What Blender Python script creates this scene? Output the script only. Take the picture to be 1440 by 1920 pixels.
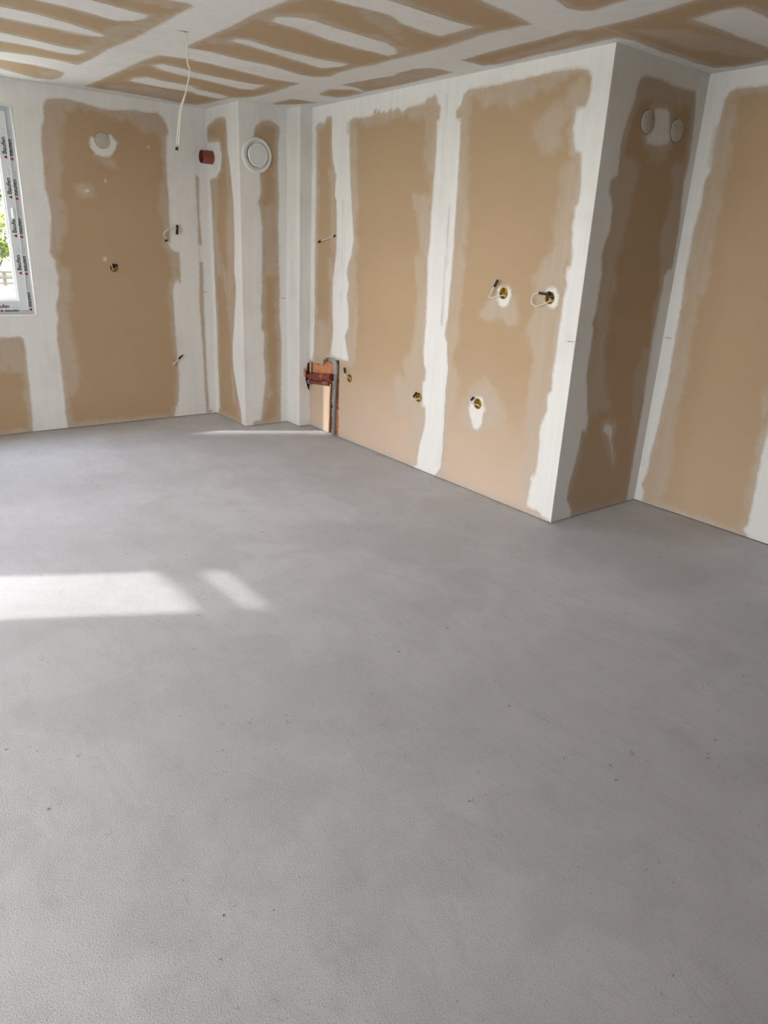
import bpy, bmesh, math, random
import numpy as np
from mathutils import Vector, Matrix
from mathutils.geometry import delaunay_2d_cdt

SC = bpy.context.scene
for o in list(bpy.data.objects): bpy.data.objects.remove(o)
COL = SC.collection

# ------------------------------------------------------------------ camera
YAW, PITCH, ROLL, CAMZ, FPX = 0.6671629, -0.3585455, 0.0483260, 1.5896, 1329.81
d = Vector((math.sin(YAW)*math.cos(PITCH), math.cos(YAW)*math.cos(PITCH), math.sin(PITCH)))
r = Vector((math.cos(YAW), -math.sin(YAW), 0)); u = r.cross(d)
r2 = math.cos(ROLL)*r + math.sin(ROLL)*u; u2 = -math.sin(ROLL)*r + math.cos(ROLL)*u
cam = bpy.data.cameras.new('camera'); co = bpy.data.objects.new('camera', cam); COL.objects.link(co)
M = Matrix((r2, u2, -d)).transposed().to_4x4(); M.translation = (0, 0, CAMZ); co.matrix_world = M
cam.sensor_fit = 'VERTICAL'; cam.sensor_height = 36; cam.sensor_width = 27; cam.lens = 36*FPX/1920
cam.clip_start = 0.02; cam.clip_end = 300
SC.camera = co

# ------------------------------------------------------------------ world, sun, exposure
world = bpy.data.worlds.new('sky'); SC.world = world; world.use_nodes = True
wn = world.node_tree.nodes; wl = world.node_tree.links; wn.clear()
wo = wn.new('ShaderNodeOutputWorld'); bg = wn.new('ShaderNodeBackground'); wl.new(bg.outputs[0], wo.inputs[0])
tc = wn.new('ShaderNodeTexCoord'); sp = wn.new('ShaderNodeSeparateXYZ'); wl.new(tc.outputs['Generated'], sp.inputs[0])
rp = wn.new('ShaderNodeValToRGB'); wl.new(sp.outputs['Z'], rp.inputs[0])
rp.color_ramp.elements[0].position = 0.0; rp.color_ramp.elements[0].color = (1.0, 0.985, 0.96, 1)
rp.color_ramp.elements[1].position = 0.9; rp.color_ramp.elements[1].color = (0.78, 0.85, 1.0, 1)
wl.new(rp.outputs[0], bg.inputs[0]); bg.inputs[1].default_value = 13.0

SUN_DIR = Vector((1, -0.52, -0.766)).normalized()
sl = bpy.data.lights.new('sun', 'SUN'); so = bpy.data.objects.new('sun', sl); COL.objects.link(so)
sl.energy = 3.9; sl.angle = math.radians(1.2); sl.color = (1, 0.97, 0.92)
so.rotation_euler = SUN_DIR.to_track_quat('-Z', 'Y').to_euler(); so.location = (-6, 6, 8)

def portal(loc, rot, sx, sy):
    l = bpy.data.lights.new('window_portal', 'AREA'); l.shape = 'RECTANGLE'; l.size = sx; l.size_y = sy
    l.cycles.is_portal = True
    o = bpy.data.objects.new('window_portal', l); COL.objects.link(o); o.location = loc; o.rotation_euler = rot

SC.view_settings.view_transform = 'Standard'; SC.view_settings.look = 'None'
SC.view_settings.gamma = 1; SC.view_settings.use_curve_mapping = False
SC.view_settings.exposure = 0.33

# ------------------------------------------------------------------ dimensions (metres)
H = 2.6
YB, Y1, Y2, YC = 6.345, 5.730, 5.515, 2.634
XA, XB, XC, X2 = 2.872, 3.304, 3.4145, 4.305
XL, YR = -1.6, -4.0
WX0, WX1, WZ0, WZ1 = 0.12, 1.366, 0.945, 2.425      # window in the back wall

# measured outlines of bare board, compound patches and skims, metres on each surface
DATA = {
 'back': {
  'tan': [
   [(1.584,2.445),(1.613,2.497),(1.738,2.519),(1.891,2.504),(1.989,2.486),(2.111,2.484),(2.26,2.508),(2.367,2.503),(2.455,2.514),(2.503,2.482),(2.528,2.427),(2.537,2.389),(2.512,2.352),(2.502,2.207),(2.504,2.056),(2.505,1.892),(2.504,1.693),(2.495,1.543),(2.508,1.467),(2.573,1.453),(2.578,1.315),(2.571,1.203),(2.542,1.236),(2.512,1.191),(2.498,1.112),(2.497,0.883),(2.504,0.695),(2.507,0.527),(2.512,0.405),(2.505,0.282),(2.491,0.159),(2.461,0.086),(2.443,0.006),(2.442,-0.013),(1.505,-0.015),(1.507,0.009),(1.498,0.132),(1.506,0.303),(1.508,0.515),(1.505,0.636),(1.495,0.734),(1.509,0.862),(1.529,0.903),(1.521,1.019),(1.554,1.133),(1.562,1.256),(1.549,1.316),(1.553,1.357),(1.52,1.415),(1.539,1.544),(1.561,1.691),(1.555,1.814),(1.539,1.889),(1.544,2.01),(1.549,2.219),(1.558,2.301),(1.585,2.375)],
   [(0.483,0.773),(1.074,0.771),(1.223,0.779),(1.237,0.758),(1.241,0.659),(1.238,0.474),(1.235,0.284),(1.216,-0.014),(0.358,-0.011)],
   [(2.762,2.078),(2.783,2.07),(2.779,1.869),(2.785,1.532),(2.766,1.531),(2.766,1.868)],
   [(2.765,1.375),(2.786,1.375),(2.782,0.877),(2.781,0.512),(2.791,0.132),(2.786,0.036),(2.822,0.028),(2.821,0.015),(2.769,0.015),(2.767,0.262),(2.764,0.636),(2.751,0.995)],
  ],
  'strip': [
   [(2.465,1.544),(2.579,1.541),(2.569,1.48),(2.537,1.452),(2.503,1.478)],
  ],
  'soft': [
   [(1.897,2.258),(1.91,2.288),(1.944,2.273),(1.947,2.25),(1.964,2.224),(1.995,2.219),(2.027,2.235),(2.045,2.265),(2.044,2.312),(2.074,2.297),(2.114,2.273),(2.093,2.214),(2.052,2.162),(1.988,2.146),(1.938,2.16),(1.906,2.199)],
   [(1.737,1.961),(1.75,1.972),(1.754,1.953),(1.741,1.947)],
   [(1.831,1.892),(1.852,1.899),(1.861,1.887),(1.84,1.878)],
   [(1.89,1.926),(1.904,1.929),(1.901,1.917),(1.889,1.914)],
   [(1.924,1.386),(1.94,1.392),(1.944,1.371),(1.927,1.364)],
   [(1.775,1.993),(1.809,1.982),(1.818,1.97),(1.789,1.98)],
   [(2.36,2.256),(2.371,2.261),(2.373,2.251)],
   [(1.992,1.987),(2.0,1.988),(1.997,1.959),(1.99,1.963)],
  ],
  'skim': [
   [(1.586,2.463),(1.739,2.439),(1.716,2.311),(1.666,1.983),(1.66,1.793),(1.659,1.599),(1.603,1.448),(1.563,1.357),(1.474,1.355),(1.506,1.969),(1.548,2.335)],
   [(1.529,1.316),(1.655,1.318),(1.649,1.112),(1.609,0.976),(1.608,0.816),(1.634,0.663),(1.619,0.35),(1.516,0.245),(1.492,0.516),(1.461,0.799)],
   [(1.601,2.509),(1.892,2.514),(2.367,2.508),(2.445,2.518),(2.297,2.442),(2.22,2.413),(2.147,2.418),(2.046,2.447),(1.867,2.456),(1.739,2.441),(1.586,2.384)],
   [(2.193,2.462),(2.456,2.524),(2.549,2.4),(2.527,2.239),(2.444,2.349),(2.292,2.37)],
   [(2.493,2.055),(2.539,2.059),(2.519,1.544),(2.463,1.595),(2.414,1.74),(2.432,1.999)],
   [(2.502,1.462),(2.58,1.464),(2.577,1.191),(2.549,1.247),(2.509,1.18),(2.5,1.336)],
   [(1.907,2.156),(2.082,2.145),(2.106,2.061),(2.013,2.081),(1.914,2.119)],
   [(1.736,1.952),(1.888,1.955),(1.909,1.849),(1.755,1.838)],
   [(0.952,0.789),(1.242,0.779),(1.249,0.617),(1.194,0.491),(0.918,0.537)],
  ],
 },
 'alcove_side': {
  'tan': [
   [(6.319,2.456),(6.289,2.471),(6.146,2.507),(6.012,2.508),(5.959,2.486),(5.945,2.374),(5.942,2.27),(5.916,2.173),(5.892,2.048),(5.86,1.868),(5.861,1.686),(5.862,1.499),(5.885,1.307),(5.874,1.301),(5.855,1.204),(5.877,1.058),(5.913,0.896),(5.95,0.73),(5.96,0.587),(5.942,0.446),(5.886,0.274),(5.828,0.126),(5.803,-0.055),(6.336,-0.056),(6.265,0.076),(6.264,0.269),(6.272,0.518),(6.26,0.883),(6.268,1.118),(6.27,1.347),(6.269,1.536),(6.274,1.874),(6.293,2.053),(6.162,2.067),(6.076,2.127),(6.045,2.232),(6.074,2.287),(6.092,2.341),(6.312,2.352),(6.324,2.403)],
  ],
  'skim': [
   [(5.98,2.488),(5.937,2.484),(5.938,2.174),(5.86,1.868),(5.874,1.308),(5.877,1.058),(5.95,0.73),(6.011,0.816),(6.087,1.244),(6.133,1.353),(5.989,1.302),(6.007,1.685),(5.975,1.961),(6.011,2.23)],
   [(6.304,2.063),(6.139,2.057),(6.195,1.683),(6.123,1.393),(6.038,1.269),(6.307,1.254)],
   [(5.96,0.587),(5.886,0.274),(5.795,-0.016),(5.85,-0.028),(5.996,0.254),(6.011,0.435)],
  ],
 },
 'alcove_front': {
  'tan': [
   [(3.017,2.425),(3.033,2.444),(3.076,2.478),(3.141,2.495),(3.195,2.476),(3.227,2.459),(3.232,2.425),(3.215,2.336),(3.214,2.16),(3.223,1.936),(3.216,1.751),(3.218,1.321),(3.22,1.38),(3.225,1.158),(3.223,0.931),(3.236,0.744),(3.234,0.578),(3.226,-0.022),(2.953,-0.023),(2.947,0.033),(3.029,0.043),(3.044,0.129),(3.067,0.287),(3.082,0.407),(3.066,0.645),(3.075,0.819),(3.043,0.866),(3.058,0.957),(3.046,1.047),(3.059,1.158),(3.065,1.377),(3.069,1.697),(3.054,1.815),(3.033,1.877),(3.056,1.924),(3.063,2.005),(3.048,2.11),(3.017,2.142),(3.009,2.271),(3.006,2.373)],
  ],
  'skim': [
   [(3.034,1.895),(3.088,1.863),(3.178,1.919),(3.217,1.844),(3.212,1.292),(3.056,1.29),(3.069,1.697)],
   [(3.007,2.449),(3.119,2.492),(3.151,2.475),(3.076,2.449),(3.032,2.35)],
   [(3.044,0.934),(3.095,0.819),(3.089,0.406),(3.142,0.28),(3.087,0.224),(3.032,0.229)],
  ],
 },
 'kitchen': {
  'tan': [
   [(5.459,2.454),(5.406,2.475),(5.336,2.469),(5.295,2.506),(5.236,2.509),(5.226,2.48),(5.221,2.315),(5.199,2.188),(5.171,2.119),(5.145,2.092),(5.16,2.033),(5.165,1.947),(5.138,1.903),(5.128,1.666),(5.131,1.504),(5.152,1.384),(5.176,1.308),(5.172,1.186),(5.167,1.043),(5.153,0.927),(5.159,0.828),(5.196,0.679),(5.053,0.674),(4.911,0.67),(4.905,0.715),(4.943,0.797),(4.964,0.872),(4.917,0.954),(4.923,1.094),(4.954,1.202),(4.924,1.278),(4.962,1.366),(4.941,1.449),(4.902,1.503),(4.876,1.627),(4.889,1.713),(4.912,1.841),(4.936,2.009),(4.963,2.216),(4.97,2.362),(4.975,2.457),(4.906,2.471),(4.784,2.456),(4.697,2.462),(4.654,2.47),(4.673,2.487),(4.656,2.501),(4.637,2.465),(4.613,2.489),(4.583,2.464),(4.556,2.48),(4.527,2.462),(4.475,2.486),(4.459,2.463),(4.394,2.486),(4.339,2.448),(4.277,2.474),(4.188,2.472),(4.115,2.478),(4.082,2.502),(4.012,2.518),(3.993,2.499),(3.977,2.461),(3.952,2.448),(3.951,2.38),(3.979,2.369),(3.969,2.23),(3.966,2.088),(3.975,1.944),(3.978,1.797),(3.972,1.684),(3.978,1.553),(3.989,1.538),(3.977,1.421),(3.967,1.262),(3.959,1.059),(3.969,0.891),(3.954,0.808),(3.927,0.744),(3.928,0.683),(3.953,0.67),(3.952,0.591),(3.936,0.497),(3.908,0.485),(3.897,0.38),(3.915,0.286),(3.947,0.186),(3.958,0.09),(3.96,0.033),(4.008,0.006),(4.048,-0.029),(5.529,-0.052),(5.529,-0.029),(5.52,0.317),(5.529,0.595),(5.468,0.603),(5.45,0.689),(5.441,0.996),(5.447,1.483),(5.437,1.89),(5.44,2.156),(5.44,2.415)],
   [(3.729,2.491),(3.689,2.512),(3.596,2.508),(3.418,2.508),(3.271,2.513),(3.123,2.517),(3.018,2.52),(2.859,2.511),(2.8,2.497),(2.764,2.462),(2.759,2.389),(2.78,2.335),(2.841,2.335),(2.839,2.272),(2.845,2.227),(2.823,2.155),(2.812,2.115),(2.774,2.106),(2.753,2.007),(2.744,1.907),(2.748,1.854),(2.764,1.84),(2.759,1.786),(2.766,1.744),(2.747,1.633),(2.739,1.535),(2.77,1.521),(2.766,1.467),(2.749,1.428),(2.761,1.348),(2.763,1.267),(2.763,1.136),(2.765,1.018),(2.773,0.931),(2.76,0.82),(2.789,0.789),(2.779,0.693),(2.804,0.633),(2.816,0.567),(2.805,0.458),(2.805,0.383),(2.808,0.287),(2.831,0.242),(2.844,0.13),(2.845,0.04),(2.733,0.042),(2.717,0.022),(2.645,0.012),(2.639,-0.02),(3.766,-0.047),(3.718,0.035),(3.682,0.078),(3.675,0.234),(3.681,0.425),(3.689,0.633),(3.686,0.806),(3.714,0.981),(3.743,1.037),(3.726,1.155),(3.723,1.317),(3.718,1.456),(3.721,1.548),(3.716,1.606),(3.724,1.729),(3.725,1.851),(3.725,2.009),(3.731,2.164),(3.737,2.315),(3.737,2.36),(3.787,2.368),(3.792,2.409),(3.752,2.435)],
  ],
  'skim': [
   [(2.868,2.512),(2.766,2.475),(2.744,2.375),(2.779,2.332),(2.85,2.336),(2.948,2.32),(2.923,2.388),(2.913,2.437),(2.864,2.463)],
   [(3.139,2.312),(2.99,2.35),(2.858,2.331),(2.841,2.285),(2.916,2.24),(2.897,2.127),(3.061,2.13),(3.122,2.202)],
   [(2.774,2.106),(2.736,1.94),(2.748,1.854),(2.766,1.744),(2.729,1.528),(2.96,1.502),(2.886,1.665),(2.883,1.876),(2.896,2.013),(2.851,2.078)],
   [(2.912,1.578),(2.775,1.583),(2.738,1.429),(2.753,1.268),(2.765,1.018),(2.76,0.82),(2.816,0.567),(2.808,0.287),(2.784,0.099),(2.911,0.16),(2.932,0.541),(2.936,0.725),(2.954,0.991),(3.023,1.139),(2.983,1.33),(2.996,1.412),(2.953,1.496)],
   [(3.463,1.2),(3.331,1.302),(3.208,1.406),(3.101,1.337),(3.056,1.196),(3.121,1.145),(3.252,1.193),(3.376,1.153)],
   [(3.59,0.497),(3.501,0.617),(3.455,0.705),(3.332,0.823),(3.211,0.72),(3.11,0.645),(3.13,0.516),(3.277,0.413),(3.474,0.398)],
   [(3.76,2.502),(3.66,2.469),(3.661,2.382),(3.63,2.044),(3.618,1.65),(3.621,1.468),(3.725,1.463),(3.74,1.81)],
   [(3.743,1.547),(3.603,1.552),(3.603,1.091),(3.622,0.895),(3.573,0.603),(3.683,0.372),(3.725,0.881)],
   [(3.677,2.507),(3.271,2.513),(2.98,2.509),(2.99,2.459),(3.152,2.393),(3.357,2.388),(3.56,2.408),(3.649,2.468)],
   [(4.985,1.5),(4.837,1.506),(4.799,0.967),(4.825,0.659),(4.946,0.66)],
   [(4.983,2.466),(4.872,2.409),(4.842,1.882),(4.837,1.506),(4.919,1.503)],
   [(4.984,2.478),(4.697,2.463),(4.315,2.478),(3.989,2.519),(3.98,2.437),(4.107,2.394),(4.442,2.417),(4.649,2.391),(4.872,2.409)],
   [(4.104,2.484),(3.959,2.455),(3.957,2.229),(3.999,1.945),(4.064,2.093)],
   [(3.982,1.538),(4.137,1.532),(4.075,1.295),(4.097,0.959),(4.178,0.775),(4.106,0.608),(4.037,0.164),(3.957,0.071),(3.89,0.382),(3.921,0.813)],
   [(4.189,1.949),(3.999,1.945),(3.957,1.539),(4.02,1.536),(4.166,1.835)],
   [(5.456,0.995),(5.208,0.921),(5.218,0.67),(5.469,0.614)],
   [(5.258,2.148),(5.145,2.092),(5.122,1.495),(5.192,1.493)],
   [(5.281,1.489),(5.139,1.495),(5.167,1.309),(5.159,0.828),(5.227,0.919),(5.2,1.212)],
   [(4.315,0.664),(4.11,0.652),(4.094,0.475),(4.196,0.315),(4.285,0.484)],
   [(2.913,1.526),(2.739,1.535),(2.79,1.379),(3.044,1.437)],
  ],
  'soft': [
   [(3.283,1.305),(3.278,1.38),(3.188,1.395),(3.157,1.35),(3.178,1.288),(3.212,1.263),(3.264,1.276)],
   [(2.907,1.361),(2.895,1.409),(2.829,1.403),(2.786,1.37),(2.799,1.321),(2.83,1.281),(2.878,1.301)],
   [(3.434,0.655),(3.332,0.674),(3.31,0.609),(3.275,0.602),(3.312,0.575),(3.32,0.474),(3.356,0.43),(3.402,0.455),(3.456,0.575)],
   [(3.941,0.523),(3.914,0.484),(3.942,0.487)],
   [(2.813,0.285),(2.778,0.101),(2.843,0.041),(2.834,0.182),(2.843,0.238)],
   [(5.043,2.456),(5.033,2.455),(5.029,2.37),(5.039,2.371)],
  ],
  'grey': [
   [(5.038,2.455),(4.979,2.454),(4.975,2.366),(5.034,2.371)],
   [(5.054,1.919),(5.029,1.919),(5.01,1.499),(5.036,1.498)],
   [(5.044,1.498),(5.019,1.499),(5.016,1.364),(5.038,1.362)],
   [(5.05,1.232),(5.015,1.235),(5.018,1.179),(5.034,1.055)],
   [(3.899,2.517),(3.891,2.516),(3.876,2.388),(3.884,2.388)],
   [(3.804,1.859),(3.791,1.859),(3.76,1.478),(3.787,1.477)],
   [(3.807,1.544),(3.786,1.545),(3.779,1.091),(3.801,1.089)],
   [(3.99,2.467),(3.949,2.455),(3.953,2.372),(3.98,2.374)],
   [(2.791,2.101),(2.764,2.099),(2.739,1.907),(2.764,1.84),(2.784,2.008)],
  ],
  'hole': [
   [(5.553,0.586),(5.423,0.589),(5.314,0.59),(5.291,0.603),(5.297,0.634),(5.208,0.649),(5.105,0.657),(5.045,0.664),(5.043,0.497),(5.039,0.305),(5.035,0.11),(5.042,-0.042),(5.199,-0.051),(5.191,0.126),(5.189,0.326),(5.179,0.44),(5.237,0.449),(5.346,0.424),(5.485,0.384),(5.542,0.347),(5.549,0.307)],
  ],
 },
 'corner_front': {
  'hole': [
   [(3.347,0.512),(3.364,0.518),(3.379,0.5),(3.384,0.569),(3.416,0.59),(3.419,0.313),(3.392,0.343),(3.377,0.39),(3.365,0.426),(3.365,0.446),(3.347,0.472)],
  ],
 },
 'return': {
  'tan': [
   [(3.642,2.426),(3.657,2.471),(3.687,2.49),(3.822,2.496),(4.008,2.483),(4.182,2.489),(4.207,2.429),(4.221,2.336),(4.231,2.24),(4.241,2.142),(4.227,2.041),(4.237,1.939),(4.256,1.836),(4.261,1.722),(4.265,1.632),(4.262,1.541),(4.222,1.531),(4.191,1.494),(4.198,1.42),(4.182,1.364),(4.186,1.241),(4.182,1.145),(4.192,1.057),(4.194,0.878),(4.206,0.723),(4.206,0.481),(4.206,0.296),(4.208,0.128),(4.21,0.026),(4.233,-0.025),(3.621,-0.014),(3.605,0.059),(3.549,0.143),(3.55,0.247),(3.568,0.306),(3.593,0.434),(3.6,0.573),(3.639,0.568),(3.644,0.646),(3.602,0.795),(3.565,0.92),(3.566,1.012),(3.57,1.12),(3.567,1.192),(3.546,1.219),(3.571,1.297),(3.565,1.383),(3.575,1.485),(3.569,1.366),(3.571,1.502),(3.542,1.593),(3.56,1.659),(3.591,1.734),(3.581,1.83),(3.558,1.891),(3.529,1.92),(3.529,1.974),(3.583,2.009),(3.573,2.123),(3.577,2.213),(3.604,2.29),(3.635,2.352)],
  ],
  'strip': [
   [(3.808,2.353),(3.861,2.371),(3.935,2.379),(3.969,2.359),(4.014,2.232),(4.007,2.207),(3.892,2.179),(3.8,2.185),(3.774,2.22),(3.813,2.24),(3.83,2.273)],
   [(3.814,0.588),(3.85,0.604),(3.909,0.568),(3.923,0.515),(3.914,0.485),(3.948,0.418),(3.991,0.316),(3.989,0.306),(3.937,0.409),(3.875,0.51),(3.816,0.548)],
  ],
  'skim': [
   [(3.716,2.221),(3.844,2.236),(4.02,2.217),(4.027,2.17),(3.961,2.107),(3.862,2.129),(3.773,2.174)],
   [(3.573,2.123),(3.776,2.066),(3.749,1.905),(3.72,1.74),(3.692,1.572),(3.731,1.366),(3.554,1.366),(3.559,1.692),(3.531,1.967)],
   [(3.563,1.536),(3.701,1.538),(3.701,1.366),(3.71,1.096),(3.758,0.907),(3.841,0.706),(3.654,0.635),(3.592,0.574),(3.58,0.825),(3.567,1.192),(3.554,1.366)],
   [(4.241,2.142),(4.077,2.094),(4.133,1.974),(4.094,1.844),(4.084,1.671),(4.182,1.364),(4.374,1.363),(4.212,1.938)],
   [(4.065,1.082),(4.203,1.076),(4.206,0.481),(4.139,0.467),(4.066,0.786)],
   [(3.628,2.474),(4.164,2.494),(4.178,2.41),(3.975,2.398),(3.797,2.389),(3.679,2.395)],
  ],
  'grey': [
   [(4.176,1.383),(4.21,1.41),(4.191,1.145),(4.175,1.155)],
  ],
 },
 'right': {
  'tan': [
   [(0.6,2.36),(2.279,2.495),(2.391,2.497),(2.446,2.504),(2.488,2.49),(2.507,2.453),(2.512,2.391),(2.518,2.336),(2.523,2.273),(2.52,2.192),(2.512,2.093),(2.537,2.048),(2.542,2.027),(2.537,1.891),(2.551,1.769),(2.549,1.663),(2.555,1.545),(2.545,1.371),(2.542,1.181),(2.54,0.985),(2.537,0.835),(2.543,0.701),(2.546,0.575),(2.553,0.466),(2.561,0.389),(2.563,0.278),(2.569,0.188),(2.588,0.126),(2.56,0.077),(2.566,0.018),(2.551,-0.029),(1.813,-0.024),(1.818,0.0),(1.858,0.043),(1.839,0.091),(1.845,0.242),(1.849,0.341),(1.856,0.535),(1.855,0.687),(1.62,1.6),(1.61,2.37)],
  ],
  'skim': [
   [(2.518,2.462),(2.443,2.492),(2.419,2.343),(2.421,2.023),(2.412,1.771),(2.407,1.382),(2.55,1.37),(2.547,1.891)],
   [(2.552,1.555),(2.435,1.56),(2.438,1.193),(2.419,0.905),(2.432,0.599),(2.39,0.183),(2.487,0.02),(2.57,0.131),(2.55,0.679)],
   [(1.904,0.899),(1.842,0.633),(1.865,0.532),(1.919,0.804)],
   [(2.523,2.273),(2.509,2.272),(2.507,2.092),(2.53,2.085)],
  ],
  'grey': [
   [(2.547,2.339),(2.521,2.305),(2.517,2.093),(2.545,2.111)],
  ],
 },
 'ceiling': {
  'tan': [
   [(1.635,3.708),(1.635,3.923),(1.635,4.199),(1.639,4.524),(1.608,4.888),(1.62,5.217),(1.604,5.481),(1.483,5.433),(1.31,5.437),(1.153,5.484),(0.953,5.482),(0.733,3.986),(1.31,3.393),(1.516,3.712),(1.597,3.686)],
   [(0.992,5.748),(1.199,5.734),(1.41,5.727),(1.545,5.757),(1.608,5.815),(1.633,6.029),(1.601,6.141),(1.511,6.177),(1.411,6.119),(1.256,6.036),(1.032,6.017)],
   [(1.933,4.47),(1.915,4.396),(1.918,4.128),(1.915,3.891),(1.903,3.55),(1.913,3.291),(1.909,3.072),(2.252,2.612),(2.496,2.673),(2.667,2.697),(2.809,2.72),(2.904,2.741),(2.883,2.883),(2.869,3.011),(2.883,3.175),(2.898,3.329),(2.898,3.512),(2.88,3.781),(2.892,3.984),(2.857,4.082),(2.855,4.322),(2.883,4.449),(2.825,4.538),(2.72,4.548),(2.491,4.484),(2.272,4.488),(2.056,4.452)],
   [(1.856,6.175),(1.865,5.783),(1.864,5.316),(1.865,5.017),(1.888,4.782),(1.97,4.757),(2.069,4.724),(2.067,4.754),(2.197,4.743),(2.418,4.782),(2.656,4.824),(2.866,4.792),(2.892,5.167),(2.886,5.472),(2.839,5.623),(2.78,5.679),(2.768,5.999),(2.732,6.206),(2.588,6.233),(2.328,6.185),(2.094,6.17),(1.97,6.197)],
   [(3.109,5.603),(3.116,5.339),(3.172,5.303),(3.321,5.298),(3.287,5.449),(3.16,5.646)],
   [(3.145,4.988),(3.107,4.794),(3.224,4.671),(3.324,4.704),(3.34,4.893),(3.309,5.002),(3.205,5.022)],
   [(3.077,4.591),(3.092,4.43),(3.145,4.1),(3.117,4.04),(3.109,3.87),(3.156,3.774),(3.238,3.746),(3.328,3.757),(3.326,3.914),(3.337,4.131),(3.335,4.381),(3.324,4.569),(3.317,4.658),(3.214,4.585)],
   [(3.155,3.487),(3.141,3.353),(3.127,3.158),(3.128,2.941),(3.121,2.808),(3.109,2.652),(3.116,2.663),(3.152,2.604),(3.146,2.539),(3.151,2.365),(3.129,2.186),(3.109,2.023),(3.107,1.869),(3.297,1.669),(4.149,2.036),(4.197,2.251),(4.222,2.343),(4.229,2.462),(4.185,2.541),(4.036,2.561),(3.835,2.553),(3.726,2.564),(3.581,2.555),(3.442,2.548),(3.347,2.575),(3.345,2.78),(3.347,2.975),(3.331,3.016),(3.351,3.26),(3.349,3.419),(3.317,3.484)],
   [(2.721,2.434),(2.827,2.465),(2.906,2.446),(2.933,2.411),(2.919,2.338),(2.914,2.23),(2.823,2.167),(2.636,2.363)],
  ],
  'strip': [
   [(0.8,4.44),(0.957,4.432),(1.117,4.43),(1.277,4.475),(1.501,4.57),(1.504,4.632),(1.412,4.669),(1.213,4.662),(0.997,4.649),(0.829,4.637)],
   [(0.878,4.97),(1.058,4.976),(1.214,5.0),(1.384,5.044),(1.542,5.039),(1.526,5.199),(1.429,5.221),(1.256,5.189),(1.1,5.198),(0.909,5.184)],
   [(0.939,4.172),(1.069,4.186),(1.169,4.19),(1.281,4.202),(1.453,4.246),(1.519,4.174),(1.554,4.082),(1.541,4.007),(1.461,4.008),(1.265,3.978),(1.142,3.959)],
   [(2.032,4.151),(2.037,4.071),(2.11,4.041),(2.271,4.086),(2.451,4.099),(2.632,4.097),(2.772,4.069),(2.784,4.167),(2.727,4.294),(2.603,4.267),(2.427,4.228),(2.268,4.185),(2.131,4.152)],
   [(2.008,3.642),(1.992,3.554),(2.079,3.478),(2.154,3.465),(2.311,3.493),(2.445,3.501),(2.632,3.52),(2.519,3.479),(2.649,3.522),(2.756,3.581),(2.817,3.653),(2.817,3.741),(2.706,3.732),(2.615,3.741),(2.402,3.714),(2.191,3.664),(2.081,3.653)],
   [(1.999,3.143),(2.099,3.152),(2.228,3.137),(2.352,3.132),(2.417,3.162),(2.468,3.193),(2.63,3.218),(2.753,3.218),(2.756,2.968),(2.584,2.98),(2.389,2.964),(2.225,2.96),(2.128,2.95)],
   [(1.949,5.093),(1.986,4.99),(2.143,5.015),(2.238,5.061),(2.453,5.07),(2.622,5.077),(2.741,5.042),(2.752,5.262),(2.682,5.309),(2.425,5.245),(2.267,5.226),(2.288,5.236),(2.059,5.178)],
   [(2.016,5.709),(2.003,5.58),(2.067,5.469),(2.184,5.504),(2.401,5.501),(2.463,5.582),(2.694,5.628),(2.78,5.679),(2.754,5.806),(2.545,5.773),(2.491,5.713),(2.274,5.737),(2.103,5.715)],
   [(3.329,2.172),(3.298,2.05),(3.302,1.934),(3.333,1.924),(3.504,1.919),(3.825,1.897),(4.379,2.136),(3.978,2.147),(3.791,2.157),(3.523,2.16)],
  ],
  'skim': [
   [(1.401,3.833),(1.516,3.712),(1.607,3.692),(1.597,3.863),(1.496,3.825)],
   [(1.932,6.002),(2.189,5.803),(2.501,5.874),(2.628,6.18),(2.225,6.224),(1.986,6.177)],
   [(1.463,5.921),(1.594,5.764),(1.64,6.057),(1.525,6.196)],
   [(3.057,4.271),(3.148,3.738),(3.331,3.754),(3.301,4.537)],
   [(1.506,5.004),(1.455,4.396),(1.564,4.089),(1.636,4.159),(1.601,4.657),(1.562,5.201)],
   [(1.861,4.191),(2.0,4.121),(2.243,4.07),(2.128,4.201),(1.954,4.305)],
   [(3.276,2.467),(3.456,2.269),(4.004,2.159),(4.197,2.251),(3.753,2.445)],
   [(1.928,3.523),(2.097,3.374),(2.317,3.449),(2.229,3.584),(2.046,3.71)],
   [(2.461,3.184),(2.249,3.114),(2.202,3.164),(2.328,3.293),(2.831,3.495),(2.797,3.581)],
   [(2.994,4.62),(3.151,4.428),(3.308,4.645),(3.223,4.634)],
   [(3.317,3.484),(3.318,3.078),(3.333,2.793),(3.186,2.678),(3.259,3.241)],
  ],
 },
}

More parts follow.
